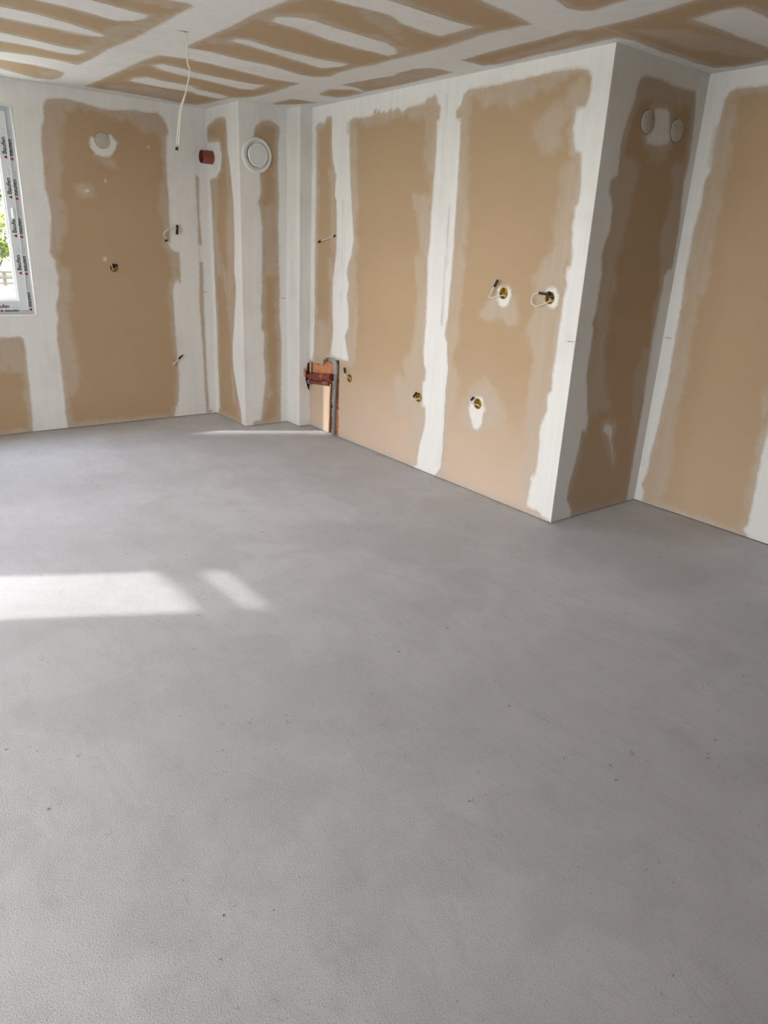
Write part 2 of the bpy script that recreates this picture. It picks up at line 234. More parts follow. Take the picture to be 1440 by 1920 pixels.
# ------------------------------------------------------------------ materials
def nodes(name):
    m = bpy.data.materials.new(name); m.use_nodes = True
    nt = m.node_tree; nt.nodes.clear()
    out = nt.nodes.new('ShaderNodeOutputMaterial'); b = nt.nodes.new('ShaderNodeBsdfPrincipled')
    nt.links.new(b.outputs[0], out.inputs[0])
    return m, nt, b
def nd(nt, t, ins=None, **kw):
    n = nt.nodes.new(t)
    for k, v in kw.items(): setattr(n, k, v)
    for k, v in (ins or {}).items():
        if isinstance(v, bpy.types.NodeSocket): nt.links.new(v, n.inputs[k])
        else: n.inputs[k].default_value = v
    return n
def math_(nt, op, a, b=0.0, c=0.0):
    n = nd(nt, 'ShaderNodeMath', {0: a, 1: b, 2: c}, operation=op); return n.outputs[0]
def mixc(nt, f, a, b):
    n = nt.nodes.new('ShaderNodeMix'); n.data_type = 'RGBA'
    for k, v in ((0, f), (6, a), (7, b)):
        if isinstance(v, bpy.types.NodeSocket): nt.links.new(v, n.inputs[k])
        else: n.inputs[k].default_value = v if k == 0 else (v[0], v[1], v[2], 1)
    return n.outputs[2]
def mapr(nt, v, a, b, c=0.0, e=1.0, smooth=True):
    n = nd(nt, 'ShaderNodeMapRange', {0: v, 1: a, 2: b, 3: c, 4: e})
    n.interpolation_type = 'SMOOTHSTEP' if smooth else 'LINEAR'
    return n.outputs[0]
def noise(nt, vec, scale, detail=4.0, rough=0.55):
    return nd(nt, 'ShaderNodeTexNoise', {'Vector': vec, 'Scale': scale, 'Detail': detail, 'Roughness': rough}).outputs[0]
def pos(nt, sc=(1, 1, 1)):
    g = nd(nt, 'ShaderNodeNewGeometry').outputs['Position']
    if sc == (1, 1, 1): return g
    return nd(nt, 'ShaderNodeVectorMath', {0: g, 1: sc}, operation='MULTIPLY').outputs[0]
def bump(nt, b, h, dist, strength=1.0, normal=None):
    n = nd(nt, 'ShaderNodeBump', {'Height': h, 'Distance': dist, 'Strength': strength})
    if normal: nt.links.new(normal, n.inputs['Normal'])
    nt.links.new(n.outputs[0], b.inputs['Normal']); return n.outputs[0]
def simple(name, col, rough=0.6, metal=0.0, var=0.06, nscale=30):
    m, nt, b = nodes(name)
    n = noise(nt, pos(nt), nscale)
    c = mixc(nt, n, tuple(x*(1-var) for x in col), tuple(min(1, x*(1+var)) for x in col))
    nt.links.new(c, b.inputs['Base Color']); b.inputs['Roughness'].default_value = rough; b.inputs['Metallic'].default_value = metal
    return m

BOARD = (0.415, 0.288, 0.167); SKIM = (0.505, 0.425, 0.348); WHITE = (0.775, 0.765, 0.74); GREYC = (0.52, 0.49, 0.45)

def layer_nodes(nt):
    a = nt.nodes.new('ShaderNodeVertexColor'); a.layer_name = 'layers'
    s = nd(nt, 'ShaderNodeSeparateColor', {0: a.outputs['Color']})
    return s.outputs[0], s.outputs[1], s.outputs[2], a.outputs['Alpha']

def board_material():
    m, nt, b = nodes('plasterboard_paper')
    dw, ds, dsoft, dgrey = layer_nodes(nt)
    P = pos(nt); n1 = noise(nt, P, 28, 5, 0.6); n2 = noise(nt, pos(nt, (14, 14, 2.2)), 1.0, 4, 0.6)
    n3 = noise(nt, P, 2.2, 3); nf = noise(nt, P, 330, 2, 0.6)
    base = mixc(nt, n3, tuple(c*0.93 for c in BOARD), tuple(c*1.07 for c in BOARD))
    base = mixc(nt, math_(nt, 'MULTIPLY', nf, 0.16), base, (0.66, 0.52, 0.38))
    nn = math_(nt, 'ADD', math_(nt, 'MULTIPLY', math_(nt, 'SUBTRACT', n1, 0.5), 0.07), math_(nt, 'MULTIPLY', math_(nt, 'SUBTRACT', noise(nt, P, 7.5, 4, 0.6), 0.5), 0.14))
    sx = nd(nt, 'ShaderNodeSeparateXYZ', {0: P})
    # board colour gets paler towards the foot on the kitchen side
    foot_pale = math_(nt, 'MULTIPLY', mapr(nt, math_(nt, 'ADD', sx.outputs[2], math_(nt, 'MULTIPLY', n3, 0.5)), 0.2, 1.3, 1.0, 0.0), mapr(nt, sx.outputs[0], 3.3, 3.4))
    foot_pale = math_(nt, 'MULTIPLY', foot_pale, mapr(nt, sx.outputs[0], 3.43, 3.5, 1.0, 0.3))
    base = mixc(nt, math_(nt, 'MULTIPLY', foot_pale, 0.48), base, (0.74, 0.61, 0.52))
    # thin grey skim
    f = mapr(nt, math_(nt, 'ADD', ds, nn), -0.03, 0.04)
    f = math_(nt, 'MULTIPLY', f, mapr(nt, n2, 0.25, 0.75, 0.40, 0.85))
    # halo that feathers out from the compound
    h = mapr(nt, math_(nt, 'ADD', dw, math_(nt, 'MULTIPLY', nn, 0.7)), -0.06, 0.006)
    f = math_(nt, 'MAXIMUM', f, math_(nt, 'MULTIPLY', h, 0.95))
    c = mixc(nt, f, base, SKIM)
    g = mapr(nt, math_(nt, 'ADD', dsoft, math_(nt, 'MULTIPLY', nn, 0.45)), -0.014, 0.016)
    c = mixc(nt, math_(nt, 'MULTIPLY', g, 0.9), c, WHITE)
    # scattered pale scuffs and crumbs of dry compound
    sc = mapr(nt, noise(nt, P, 21, 6, 0.75), 0.735, 0.775)
    c = mixc(nt, math_(nt, 'MULTIPLY', sc, 0.28), c, WHITE)
    nt.links.new(c, b.inputs['Base Color']); b.inputs['Roughness'].default_value = 0.82
    bump(nt, b, math_(nt, 'ADD', n1, math_(nt, 'MULTIPLY', nf, 0.4)), 0.0006, 0.35)
    return m
def compound_material():
    m, nt, b = nodes('joint_compound')
    dw, ds, dsoft, dgrey = layer_nodes(nt)
    P = pos(nt); n1 = noise(nt, P, 30, 5, 0.6); st = noise(nt, pos(nt, (22, 22, 1.6)), 1.0, 5, 0.65); n3 = noise(nt, P, 3.0, 4)
    c = mixc(nt, mapr(nt, st, 0.3, 0.8), WHITE, tuple(x*0.93 for x in WHITE))
    c = mixc(nt, math_(nt, 'MULTIPLY', mapr(nt, n3, 0.5, 0.72), 0.22), c, GREYC)
    e = math_(nt, 'ADD', dw, math_(nt, 'MULTIPLY', math_(nt, 'SUBTRACT', n1, 0.45), 0.03))
    c = mixc(nt, math_(nt, 'MULTIPLY', mapr(nt, e, 0.0, 0.022, 1.0, 0.0), 0.65), c, SKIM)
    g = mapr(nt, math_(nt, 'ADD', dgrey, math_(nt, 'MULTIPLY', math_(nt, 'SUBTRACT', st, 0.5), 0.05)), -0.012, 0.012)
    c = mixc(nt, math_(nt, 'MULTIPLY', g, 0.5), c, (0.42, 0.37, 0.32))
    nt.links.new(c, b.inputs['Base Color']); b.inputs['Roughness'].default_value = 0.75
    bump(nt, b, math_(nt, 'ADD', st, math_(nt, 'MULTIPLY', n1, 0.3)), 0.0008, 0.2)
    return m
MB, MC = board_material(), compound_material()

def floor_material():
    m, nt, b = nodes('cement_screed')
    P = pos(nt)
    w = nd(nt, 'ShaderNodeVectorMath', {0: P, 1: nd(nt, 'ShaderNodeVectorMath', {0: nd(nt, 'ShaderNodeTexNoise', {'Vector': P, 'Scale': 1.1, 'Detail': 3.0}).outputs['Color'], 1: (0.4, 0.4, 0.4)}, operation='MULTIPLY').outputs[0]}, operation='ADD').outputs[0]
    big = noise(nt, w, 0.75, 4, 0.55); mid = noise(nt, w, 4.0, 6, 0.62)
    fine = noise(nt, P, 170, 3, 0.65); grain = noise(nt, P, 260, 2, 0.6)
    c = mixc(nt, mapr(nt, big, 0.3, 0.7), (0.53, 0.53, 0.56), (0.67, 0.672, 0.715))
    c = mixc(nt, math_(nt, 'MULTIPLY', mapr(nt, mid, 0.40, 0.66), 0.30), c, (0.46, 0.455, 0.475))
    c = mixc(nt, math_(nt, 'MULTIPLY', mapr(nt, fine, 0.38, 0.66), 0.42), c, (0.62, 0.62, 0.625))
    c = mixc(nt, math_(nt, 'MULTIPLY', mapr(nt, grain, 0.54, 0.68), 0.42), c, (0.30, 0.295, 0.29))
    # trowel arcs: thin ridges of a stretched, warped noise
    arc = noise(nt, nd(nt, 'ShaderNodeVectorMath', {0: w, 1: (5.5, 1.3, 1)}, operation='MULTIPLY').outputs[0], 1.3, 5, 0.6)
    arcm = mapr(nt, math_(nt, 'ABSOLUTE', math_(nt, 'SUBTRACT', arc, 0.5)), 0.0, 0.03, 1.0, 0.0)
    c = mixc(nt, math_(nt, 'MULTIPLY', arcm, 0.10), c, (0.33, 0.32, 0.32))
    # broad cloudy drying patches with one crisp side
    bl = noise(nt, w, 1.35, 3, 0.5)
    c = mixc(nt, math_(nt, 'MULTIPLY', mapr(nt, bl, 0.50, 0.535), 0.16), c, (0.40, 0.395, 0.395))
    # dark scuffs and specks in clusters
    clus = mapr(nt, noise(nt, P, 2.6, 2), 0.50, 0.60)
    sp1 = mapr(nt, noise(nt, P, 26, 5, 0.8), 0.61, 0.67)
    c = mixc(nt, math_(nt, 'MULTIPLY', math_(nt, 'MULTIPLY', clus, sp1), 0.75), c, (0.16, 0.155, 0.15))
    sp2 = mapr(nt, nd(nt, 'ShaderNodeTexVoronoi', {'Vector': P, 'Scale': 5.0, 'Randomness': 1.0}).outputs['Distance'], 0.022, 0.034, 1.0, 0.0)
    c = mixc(nt, math_(nt, 'MULTIPLY', sp2, 0.7), c, (0.12, 0.115, 0.11))
    # ochre damp stains
    st = mapr(nt, noise(nt, P, 1.7, 4, 0.6), 0.67, 0.76)
    c = mixc(nt, math_(nt, 'MULTIPLY', st, 0.45), c, (0.33, 0.31, 0.24))
    nt.links.new(c, b.inputs['Base Color']); b.inputs['Roughness'].default_value = 0.72
    h = math_(nt, 'ADD', math_(nt, 'MULTIPLY', fine, 0.7), math_(nt, 'MULTIPLY', grain, 0.9))
    bump(nt, b, h, 0.0022, 0.6)
    return m
MF = floor_material()
def clay_material():
    m, nt, b = nodes('fired_clay'); P = pos(nt); n = noise(nt, P, 55, 6, 0.75); n2 = noise(nt, P, 14, 4)
    c = mixc(nt, n2, (0.66, 0.27, 0.13), (0.84, 0.42, 0.22)); c = mixc(nt, mapr(nt, n, 0.55, 0.66), c, (0.26, 0.09, 0.05))
    c = mixc(nt, mapr(nt, n, 0.30, 0.38, 1, 0), c, (0.80, 0.55, 0.38))
    nt.links.new(c, b.inputs['Base Color']); b.inputs['Roughness'].default_value = 0.9; bump(nt, b, n, 0.012, 0.9); return m
M_CLAY = clay_material()
M_MORTAR = simple('mortar', (0.40, 0.30, 0.24), 0.9)
M_BACK = simple('dark_cavity', (0.16, 0.13, 0.11), 0.95)
M_PVC = simple('white_window_pvc', (0.86, 0.87, 0.88), 0.28, var=0.01)
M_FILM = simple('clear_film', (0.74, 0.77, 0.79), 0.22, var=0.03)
M_FILM2 = simple('grey_film', (0.55, 0.59, 0.61), 0.3, var=0.05)  # greyer film on the outer frame
M_INK = simple('black_print', (0.03, 0.03, 0.035), 0.5)
M_RED = simple('red_print', (0.50, 0.03, 0.05), 0.5)
M_GASK = simple('grey_gasket', (0.12, 0.12, 0.13), 0.7)
M_PLAST = simple('white_plastic', (0.72, 0.74, 0.72), 0.4, var=0.02)
M_CAP = simple('beige_plastic_cover', (0.47, 0.43, 0.37), 0.6, var=0.03)
M_PIPE = simple('red_brown_pvc', (0.22, 0.052, 0.033), 0.4)
M_PIPE2 = simple('dark_red_brown_pvc', (0.17, 0.040, 0.03), 0.45)
M_GREY = simple('grey_pvc', (0.20, 0.215, 0.235), 0.38)
M_FIT = simple('light_grey_fitting', (0.30, 0.33, 0.34), 0.32)
M_BOX = simple('ochre_plastic', (0.42, 0.27, 0.035), 0.5)
M_CABLE = simple('white_cable', (0.66, 0.63, 0.57), 0.5)
M_BLACK = simple('black_insulation', (0.012, 0.012, 0.014), 0.5)
M_WIRE = simple('pink_brown_conductor', (0.55, 0.36, 0.27), 0.5)
M_PENCIL = simple('pencil', (0.06, 0.055, 0.06), 0.8)
M_SLIT = simple('torn_slit', (0.10, 0.085, 0.07), 0.9)
M_RENDER = simple('white_render', (0.70, 0.69, 0.66), 0.85)
M_REVEAL = simple('white_reveal', (0.82, 0.82, 0.80), 0.6, var=0.02)
M_GRASS = simple('lawn_grass', (0.050, 0.075, 0.022), 0.9, var=0.35, nscale=1.5)
M_ROAD = simple('asphalt', (0.06, 0.06, 0.065), 0.9, nscale=2)
M_WOOD = simple('weathered_wood', (0.08, 0.065, 0.05), 0.9)
M_LEAF = [simple('green_leaf', (0.04, 0.085, 0.015), 0.6, var=0.4, nscale=3), simple('yellow_green_leaf', (0.13, 0.16, 0.02), 0.6, var=0.3, nscale=3), simple('yellow_blossom', (0.36, 0.26, 0.015), 0.6, var=0.2, nscale=3)]
def glass_material():
    m = bpy.data.materials.new('window_glass'); m.use_nodes = True; nt = m.node_tree; nt.nodes.clear()
    o = nt.nodes.new('ShaderNodeOutputMaterial'); t = nt.nodes.new('ShaderNodeBsdfTransparent'); g = nt.nodes.new('ShaderNodeBsdfGlossy')
    t.inputs[0].default_value = (0.95, 0.95, 0.95, 1); g.inputs['Roughness'].default_value = 0.02
    mx = nt.nodes.new('ShaderNodeMixShader'); mx.inputs[0].default_value = 0.06
    nt.links.new(t.outputs[0], mx.inputs[1]); nt.links.new(g.outputs[0], mx.inputs[2]); nt.links.new(mx.outputs[0], o.inputs[0]); return m
M_GLASS = glass_material()

# ------------------------------------------------------------------ object helpers
def link(name, me, mat=None, parent=None):
    o = bpy.data.objects.new(name, me); COL.objects.link(o)
    if mat and me: me.materials.append(mat)
    if parent:
        o.parent = parent
        o.location = -Vector(parent.location)      # meshes are written in world metres
    return o
def mesh(name, V, F, mat=None, parent=None):
    me = bpy.data.meshes.new(name); me.from_pydata([tuple(v) for v in V], [], F); me.update()
    return link(name, me, mat, parent)
class Geo:
    def __init__(s): s.V = []; s.F = []
    def box(s, a, b):
        n = len(s.V); (x0, y0, z0), (x1, y1, z1) = a, b
        s.V += [(x0,y0,z0),(x1,y0,z0),(x1,y1,z0),(x0,y1,z0),(x0,y0,z1),(x1,y0,z1),(x1,y1,z1),(x0,y1,z1)]
        s.F += [tuple(n+i for i in f) for f in ((0,3,2,1),(4,5,6,7),(0,1,5,4),(1,2,6,5),(2,3,7,6),(3,0,4,7))]; return s
    def sweep(s, pts, rad, seg=10, caps=True, smooth=True):
        P = [Vector(p) for p in pts]; rads = rad if isinstance(rad, (list, tuple)) else [rad]*len(P)
        if smooth and len(P) > 2:
            Q, Rr = [], []
            for i in range(len(P)-1):
                a, b_, c, e = P[max(i-1,0)], P[i], P[i+1], P[min(i+2,len(P)-1)]
                for k in range(5):
                    t = k/5; Q.append(0.5*((2*b_)+(c-a)*t+(2*a-5*b_+4*c-e)*t*t+(3*b_-a-3*c+e)*t**3)); Rr.append(rads[i]+(rads[i+1]-rads[i])*t)
            Q.append(P[-1]); Rr.append(rads[-1]); P, rads = Q, Rr
        n0 = len(s.V); T0 = (P[1]-P[0]).normalized(); up = T0.orthogonal().normalized()
        for i, p in enumerate(P):
            T = (P[min(i+1,len(P)-1)]-P[max(i-1,0)]).normalized(); up = (up - T*up.dot(T)).normalized(); bn = T.cross(up)
            for k in range(seg):
                a = 2*math.pi*k/seg; s.V.append(tuple(p+(up*math.cos(a)+bn*math.sin(a))*rads[i]))
        for i in range(len(P)-1):
            for k in range(seg):
                k2 = (k+1) % seg; s.F.append((n0+i*seg+k, n0+i*seg+k2, n0+(i+1)*seg+k2, n0+(i+1)*seg+k))
        if caps:
            s.F.append(tuple(n0+k for k in range(seg))[::-1]); s.F.append(tuple(n0+(len(P)-1)*seg+k for k in range(seg)))
        return s
    def lathe(s, prof, fr, seg=32):
        """prof: (out, radius) pairs; fr(o,a,b) maps out/side/up to world"""
        n0 = len(s.V)
        for (o_, rr) in prof:
            for k in range(seg):
                a = 2*math.pi*k/seg; s.V.append(tuple(fr(o_, rr*math.cos(a), rr*math.sin(a))))
        for i in range(len(prof)-1):
            for k in range(seg):
                k2 = (k+1) % seg; s.F.append((n0+i*seg+k, n0+i*seg+k2, n0+(i+1)*seg+k2, n0+(i+1)*seg+k))
        return s
    def build(s, name, mat=None, parent=None, smooth=False):
        o = mesh(name, s.V, s.F, mat, parent)
        bm = bmesh.new(); bm.from_mesh(o.data); bmesh.ops.recalc_face_normals(bm, faces=bm.faces); bm.to_mesh(o.data); bm.free()
        if smooth:
            o.data.polygons.foreach_set('use_smooth', [True]*len(o.data.polygons)); o.data.set_sharp_from_angle(angle=math.radians(40))
        return o
def thing(name, label, cat, loc, group=None):
    o = bpy.data.objects.new(name, None); COL.objects.link(o); o.location = loc; o.empty_display_size = 0.05
    o['label'] = label; o['category'] = cat
    if group: o['group'] = group
    return o
def struct(o): o['kind'] = 'structure'; return o

# ------------------------------------------------------------------ boarded surfaces
def rag(poly, amp, seed, step=0.022):
    rnd = random.Random(seed); out = []
    n = len(poly); run = 0.0
    for i in range(n):
        a, b = np.array(poly[i]), np.array(poly[(i+1) % n]); L = float(np.linalg.norm(b-a))
        if L < 1e-6: continue
        k = max(1, min(60, int(L/step))); nrm = np.array([-(b-a)[1], (b-a)[0]])/L
        for j in range(k):
            run = run*0.6 + rnd.uniform(-1, 1)*amp
            out.append(tuple(a+(b-a)*j/k + nrm*(run if k > 1 else run*0.3)))
    return out
def sdist(pts, polys):
    """signed distance, positive inside the union"""
    best = np.full(len(pts), -9.0)
    for poly in polys:
        A = np.array(poly); B = np.roll(A, -1, 0); D = B-A; L2 = (D**2).sum(1)+1e-12
        dm = np.full(len(pts), 1e9); ins = np.zeros(len(pts), bool)
        for i in range(len(A)):
            w = pts-A[i]; t = np.clip((w@D[i])/L2[i], 0, 1); q = w-t[:, None]*D[i]; dm = np.minimum(dm, (q**2).sum(1))
            c = ((A[i, 1] > pts[:, 1]) != (B[i, 1] > pts[:, 1]))
            if abs(D[i, 1]) > 1e-12:
                xi = A[i, 0]+(pts[:, 1]-A[i, 1])*D[i, 0]/D[i, 1]; ins ^= c & (pts[:, 0] < xi)
        dd = np.sqrt(dm); best = np.maximum(best, np.where(ins, dd, -dd))
    return best
def clipc(poly, u0, u1, z0, z1):
    """Sutherland-Hodgman against the surface's own rectangle"""
    def cut(P, f, g):
        out = []
        for i in range(len(P)):
            a, b = P[i], P[(i+1) % len(P)]
            fa, fb = f(a), f(b)
            if fa >= 0: out.append(a)
            if (fa >= 0) != (fb >= 0):
                t = fa/(fa-fb); out.append((a[0]+(b[0]-a[0])*t, a[1]+(b[1]-a[1])*t))
        return out
    for f in (lambda p: p[0]-u0, lambda p: u1-p[0], lambda p: p[1]-z0, lambda p: z1-p[1]):
        poly = cut(poly, f, None)
        if not poly: break
    return poly
THICK = 0.0125; COMP = 0.0013
def surface(parent, key, W, u0, u1, z0, z1, joints=(), hjoints=(), extra_tan=(), holes=(), fine=None, grid=0.028, coarse=0.16, seed=1, comp_parts=True):
    """W(o,u,z) maps out-of-wall / along / up to world metres. Builds board panels and the compound on them."""
    dt = DATA.get(key, {})
    tans = [rag(clipc(q, u0+.002, u1-.002, z0, z1-.002), 0.0022, seed*50+i) for i, q in enumerate([list(p) for p in dt.get('tan', [])]+[list(p) for p in extra_tan])]
    strips = [rag(clipc(q, u0, u1, z0, z1), 0.002, seed*90+i) for i, q in enumerate(dt.get('strip', []))]
    holes = [list(h) for h in holes] + [clipc(list(q), u0-.001, u1+.001, z0, z1) for q in dt.get('hole', [])]
    tans = [t for t in tans if len(t) > 2]; strips = [t for t in strips if len(t) > 2]
    pts, edges = [], []
    def loop(P):
        n = len(pts); pts.extend(P); edges.extend((n+i, n+(i+1) % len(P)) for i in range(len(P)))
    loop([(u0, z0), (u1, z0), (u1, z1), (u0, z1)])
    for P in tans+strips+holes: loop(P)
    for j in joints: n = len(pts); pts.extend([(j, z0), (j, z1)]); edges.append((n, n+1))
    for j in hjoints: n = len(pts); pts.extend([(u0, j), (u1, j)]); edges.append((n, n+1))
    f = fine or (u0, u1, z0, z1)
    gx = np.arange(u0+grid/2, u1, grid); gz = np.arange(z0+grid/2, z1, grid)
    k = max(1, int(coarse/grid))
    rnd = random.Random(seed)
    for i, a in enumerate(gx):
        for j, c in enumerate(gz):
            if (f[0] <= a <= f[1] and f[2] <= c <= f[3]) or (i % k == 0 and j % k == 0):
                pts.append((float(a)+rnd.uniform(-.003, .003), float(c)+rnd.uniform(-.003, .003)))
    V, E, F, _, _, _ = delaunay_2d_cdt([Vector(p) for p in pts], edges, [], 0, 1e-5, False)
    V = np.array([(v[0], v[1]) for v in V]); F = np.array([f_ for f_ in F if len(f_) == 3])
    C = V[F].mean(1)
    ok = (C[:, 0] > u0) & (C[:, 0] < u1) & (C[:, 1] > z0) & (C[:, 1] < z1)
    if holes: ok &= sdist(C, holes) < 0
    F = F[ok]; C = C[ok]
    # wide arms of distance field
    dtan = sdist(V, tans) if tans else np.full(len(V), -1.0)
    dst = sdist(V, strips) if strips else np.full(len(V), -9.0)
    lay = np.stack([np.maximum(-dtan, dst), sdist(V, dt['skim']) if dt.get('skim') else np.full(len(V), -1.0),
                    sdist(V, dt['soft']) if dt.get('soft') else np.full(len(V), -1.0), sdist(V, dt['grey']) if dt.get('grey') else np.full(len(V), -1.0)], 1)
    cw = (sdist(C, tans) < 0) if tans else np.ones(len(C), bool)
    if strips: cw |= sdist(C, strips) > 0
    n0 = Vector(W(1, 0, 0))-Vector(W(0, 0, 0))
    def emit(name, tri, front, back, mat):
        ids = np.unique(tri); remap = {int(a): i for i, a in enumerate(ids)}
        T = [tuple(remap[int(a)] for a in t) for t in tri]; n = len(ids)
        P = [W(front, V[i, 0], V[i, 1]) for i in ids]
        a, b, c = (Vector(P[q]) for q in T[0])
        if (b-a).cross(c-a).dot(n0) < 0: T = [t[::-1] for t in T]
        cnt = {}
        for t in T:
            for q in range(3):
                e = (t[q], t[(q+1) % 3]); cnt[e] = 1
        bd = [e for e in cnt if (e[1], e[0]) not in cnt]
        bv = sorted({v for e in bd for v in e}); bm_ = {v: n+i for i, v in enumerate(bv)}
        P += [W(back, V[ids[v], 0], V[ids[v], 1]) for v in bv]
        T += [(e[1], e[0], bm_[e[0]], bm_[e[1]]) for e in bd]
        o = mesh(name, P, T, mat, parent)
        at = o.data.color_attributes.new('layers', 'FLOAT_COLOR', 'POINT')
        L = np.concatenate([lay[ids], lay[ids[bv]]]) if len(bv) else lay[ids]
        at.data.foreach_set('color', L.astype(np.float32).ravel())
        return o
    js = [-1e9]+sorted(joints)+[1e9]; hs = [-1e9]+sorted(hjoints)+[1e9]
    for a in range(len(js)-1):
        for c in range(len(hs)-1):
            s_ = (C[:, 0] > js[a]) & (C[:, 0] <= js[a+1]) & (C[:, 1] > hs[c]) & (C[:, 1] <= hs[c+1])
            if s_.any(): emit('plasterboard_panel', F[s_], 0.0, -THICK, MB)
    if cw.any(): emit('joint_compound', F[cw], COMP, 0.0002, MC)

def circle(cu, cz, r_, n=20): return [(cu+r_*math.cos(2*math.pi*k/n), cz+r_*math.sin(2*math.pi*k/n)) for k in range(n)]
Z0 = 0.005

# frames: W(out, along, up)
Wback = lambda o, a, z: (a, YB-o, z)
Waside = lambda o, a, z: (XA-o, a, z)
Wafront = lambda o, a, z: (a, Y1-o, z)
Wcside = lambda o, a, z: (XB-o, a, z)
Wcfront = lambda o, a, z: (a, Y2-o, z)
Wkit = lambda o, a, z: (XC-o, a, z)
Wret = lambda o, a, z: (a, YC-o, z)
Wright = lambda o, a, z: (X2-o, a, z)
Wleft = lambda o, a, z: (XL+o, a, z)
Wrear = lambda o, a, z: (a, YR+o, z)
Wceil = lambda o, a, z: (a, z, H-o)

def backing(name, boxes, mat=M_BACK):
    g = Geo()
    for a, b in boxes: g.box(a, b)
    return struct(g.build(name, mat))
GAP = 0.03
# floor slab
fl = struct(Geo().box((XL-.35, YR-.3, -0.15), (X2+.35, YB+.35, 0.0)).build('floor', MF))
ce = backing('ceiling', [((XL-.1, YR-.3, H+GAP), (X2+.35, YB+.2, H+.3))])
wb = backing('wall_back', [((XL-.35, YB+GAP, -.15), (WX0-.02, YB+.2, H+.1)), ((WX1+.02, YB+GAP, -.15), (X2+.35, YB+.2, H+.1)),
                           ((WX0-.02, YB+GAP, -.15), (WX1+.02, YB+.2, WZ0-.02)), ((WX0-.02, YB+GAP, WZ1+.02), (WX1+.02, YB+.2, H+.1))])
was = backing('wall_alcove_side', [((XA+GAP, Y1+.07, 0), (XA+.12, YB+GAP, H))])
waf = backing('wall_alcove_front', [((XA+GAP, Y1+GAP, 0), (XC+.3, Y1+.07, H))])
wcs = backing('wall_corner_side', [((XB+GAP, Y2+.05, 0), (XB+.045, Y1+GAP, H))])
wcf = backing('wall_corner_front', [((XB+.05, Y2+.09, 0), (XC+.3, Y2+.12, H))])
wk = backing('wall_kitchen', [((XC+.115, YC+.12, 0), (XC+.3, Y2+.09, H))], M_MORTAR)
wr = backing('wall_return', [((XC+GAP, YC+GAP, 0), (X2+.3, YC+.12, H))])
wri = backing('wall_right', [((X2+GAP, YR-.3, 0), (X2+.3, YC+GAP, H))])
wre = backing('wall_rear', [((XL-.35, YR-.3, 0), (X2+GAP, YR-GAP, H))])

# openings in the left wall: window_2 (sash light, sun patch) and door_1 (terrace door)
S0, S1_ = 4.15, 4.69
D0, D1_ = 0.6, 3.6
lt = .10
wl_boxes = [((XL-lt, YR-.3, 0), (XL-GAP, D0, H+.1)), ((XL-lt, D1_, 0), (XL-GAP, S0, H+.1)), ((XL-lt, S1_, 0), (XL-GAP, YB+.2, H+.1)),
            ((XL-lt, D0, 2.32), (XL-GAP, D1_, H+.1)), ((XL-lt, S0, 2.36), (XL-GAP, S1_, H+.1)), ((XL-lt, S0, 0), (XL-GAP, S1_, 0.85))]
wle = backing('wall_left', wl_boxes, M_RENDER)

win_hole = [(WX0, WZ0), (WX1, WZ0), (WX1, WZ1), (WX0, WZ1)]
surface(wb, 'back', Wback, XL, XA+THICK, Z0, H, joints=[0.12-.6, 1.37, 2.768], holes=[win_hole, circle(2.006, 1.317, .034)], fine=(.9, 3, 0, H), seed=1,
        extra_tan=[[(-1.35, .0), (-1.35, 2.4), (-.1, 2.4), (-.1, .0)]])
surface(was, 'alcove_side', Waside, Y1, YB, Z0, H, holes=[circle(6.237, 2.224, .052, 24)], seed=2, grid=.024)
surface(waf, 'alcove_front', Wafront, XA, XB+THICK, Z0, H, seed=3, grid=.024)
surface(wcs, 'corner_side', Wcside, Y2, Y1, Z0, H, seed=4, grid=.03)
surface(wcf, 'corner_front', Wcfront, XB, XC+THICK, Z0, H, seed=5, grid=.024)
SOCK = [(4.888, .540), (3.985, .548), (3.368, .620), (3.232, 1.346), (2.860, 1.347)]
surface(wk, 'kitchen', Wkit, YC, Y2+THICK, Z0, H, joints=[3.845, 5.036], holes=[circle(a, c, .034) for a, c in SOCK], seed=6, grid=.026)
surface(wr, 'return', Wret, XC, X2+THICK, Z0, H, seed=7, grid=.026)
surface(wri, 'right', Wright, YR, YC, Z0, H, joints=[-0.98, .27, 1.52], fine=(1.4, YC, 0, H), seed=8,
        extra_tan=[[(-.9, .0), (-.9, 2.35), (.18, 2.37), (.18, .0)], [(-2.2, .0), (-2.2, 2.35), (-1.1, 2.37), (-1.1, .0)]])
surface(ce, 'ceiling', Wceil, XL, X2, YR, YB, joints=[-.75, .5, 1.75, 3.0], hjoints=[-1.66, .44, 2.54, 4.64], fine=(.75, X2, 1.6, YB), seed=9, grid=.032,
        extra_tan=[[(-1.45, y0), (-.87, y0), (-.87, y1), (-1.45, y1)] for y0, y1 in ((-3.6, -1.8), (-1.5, .3), (.6, 2.4), (2.7, 4.5), (4.8, 6.2))]+[[(-.5, -1.5), (.4, -1.5), (.4, .3), (-.5, .3)], [(.62, -1.5), (1.62, -1.5), (1.62, .3), (.62, .3)], [(1.88, -1.5), (2.88, -1.5), (2.88, .3), (1.88, .3)], [(3.12, -1.5), (4.2, -1.5), (4.2, .3), (3.12, .3)],
                   [(-.5, .6), (.4, .6), (.4, 2.4), (-.5, 2.4)], [(.62, .6), (1.62, .6), (1.62, 2.4), (.62, 2.4)], [(-.5, 2.7), (.4, 2.7), (.4, 4.5), (-.5, 4.5)], [(-.5, 4.8), (.4, 4.8), (.4, 6.2), (-.5, 6.2)]])
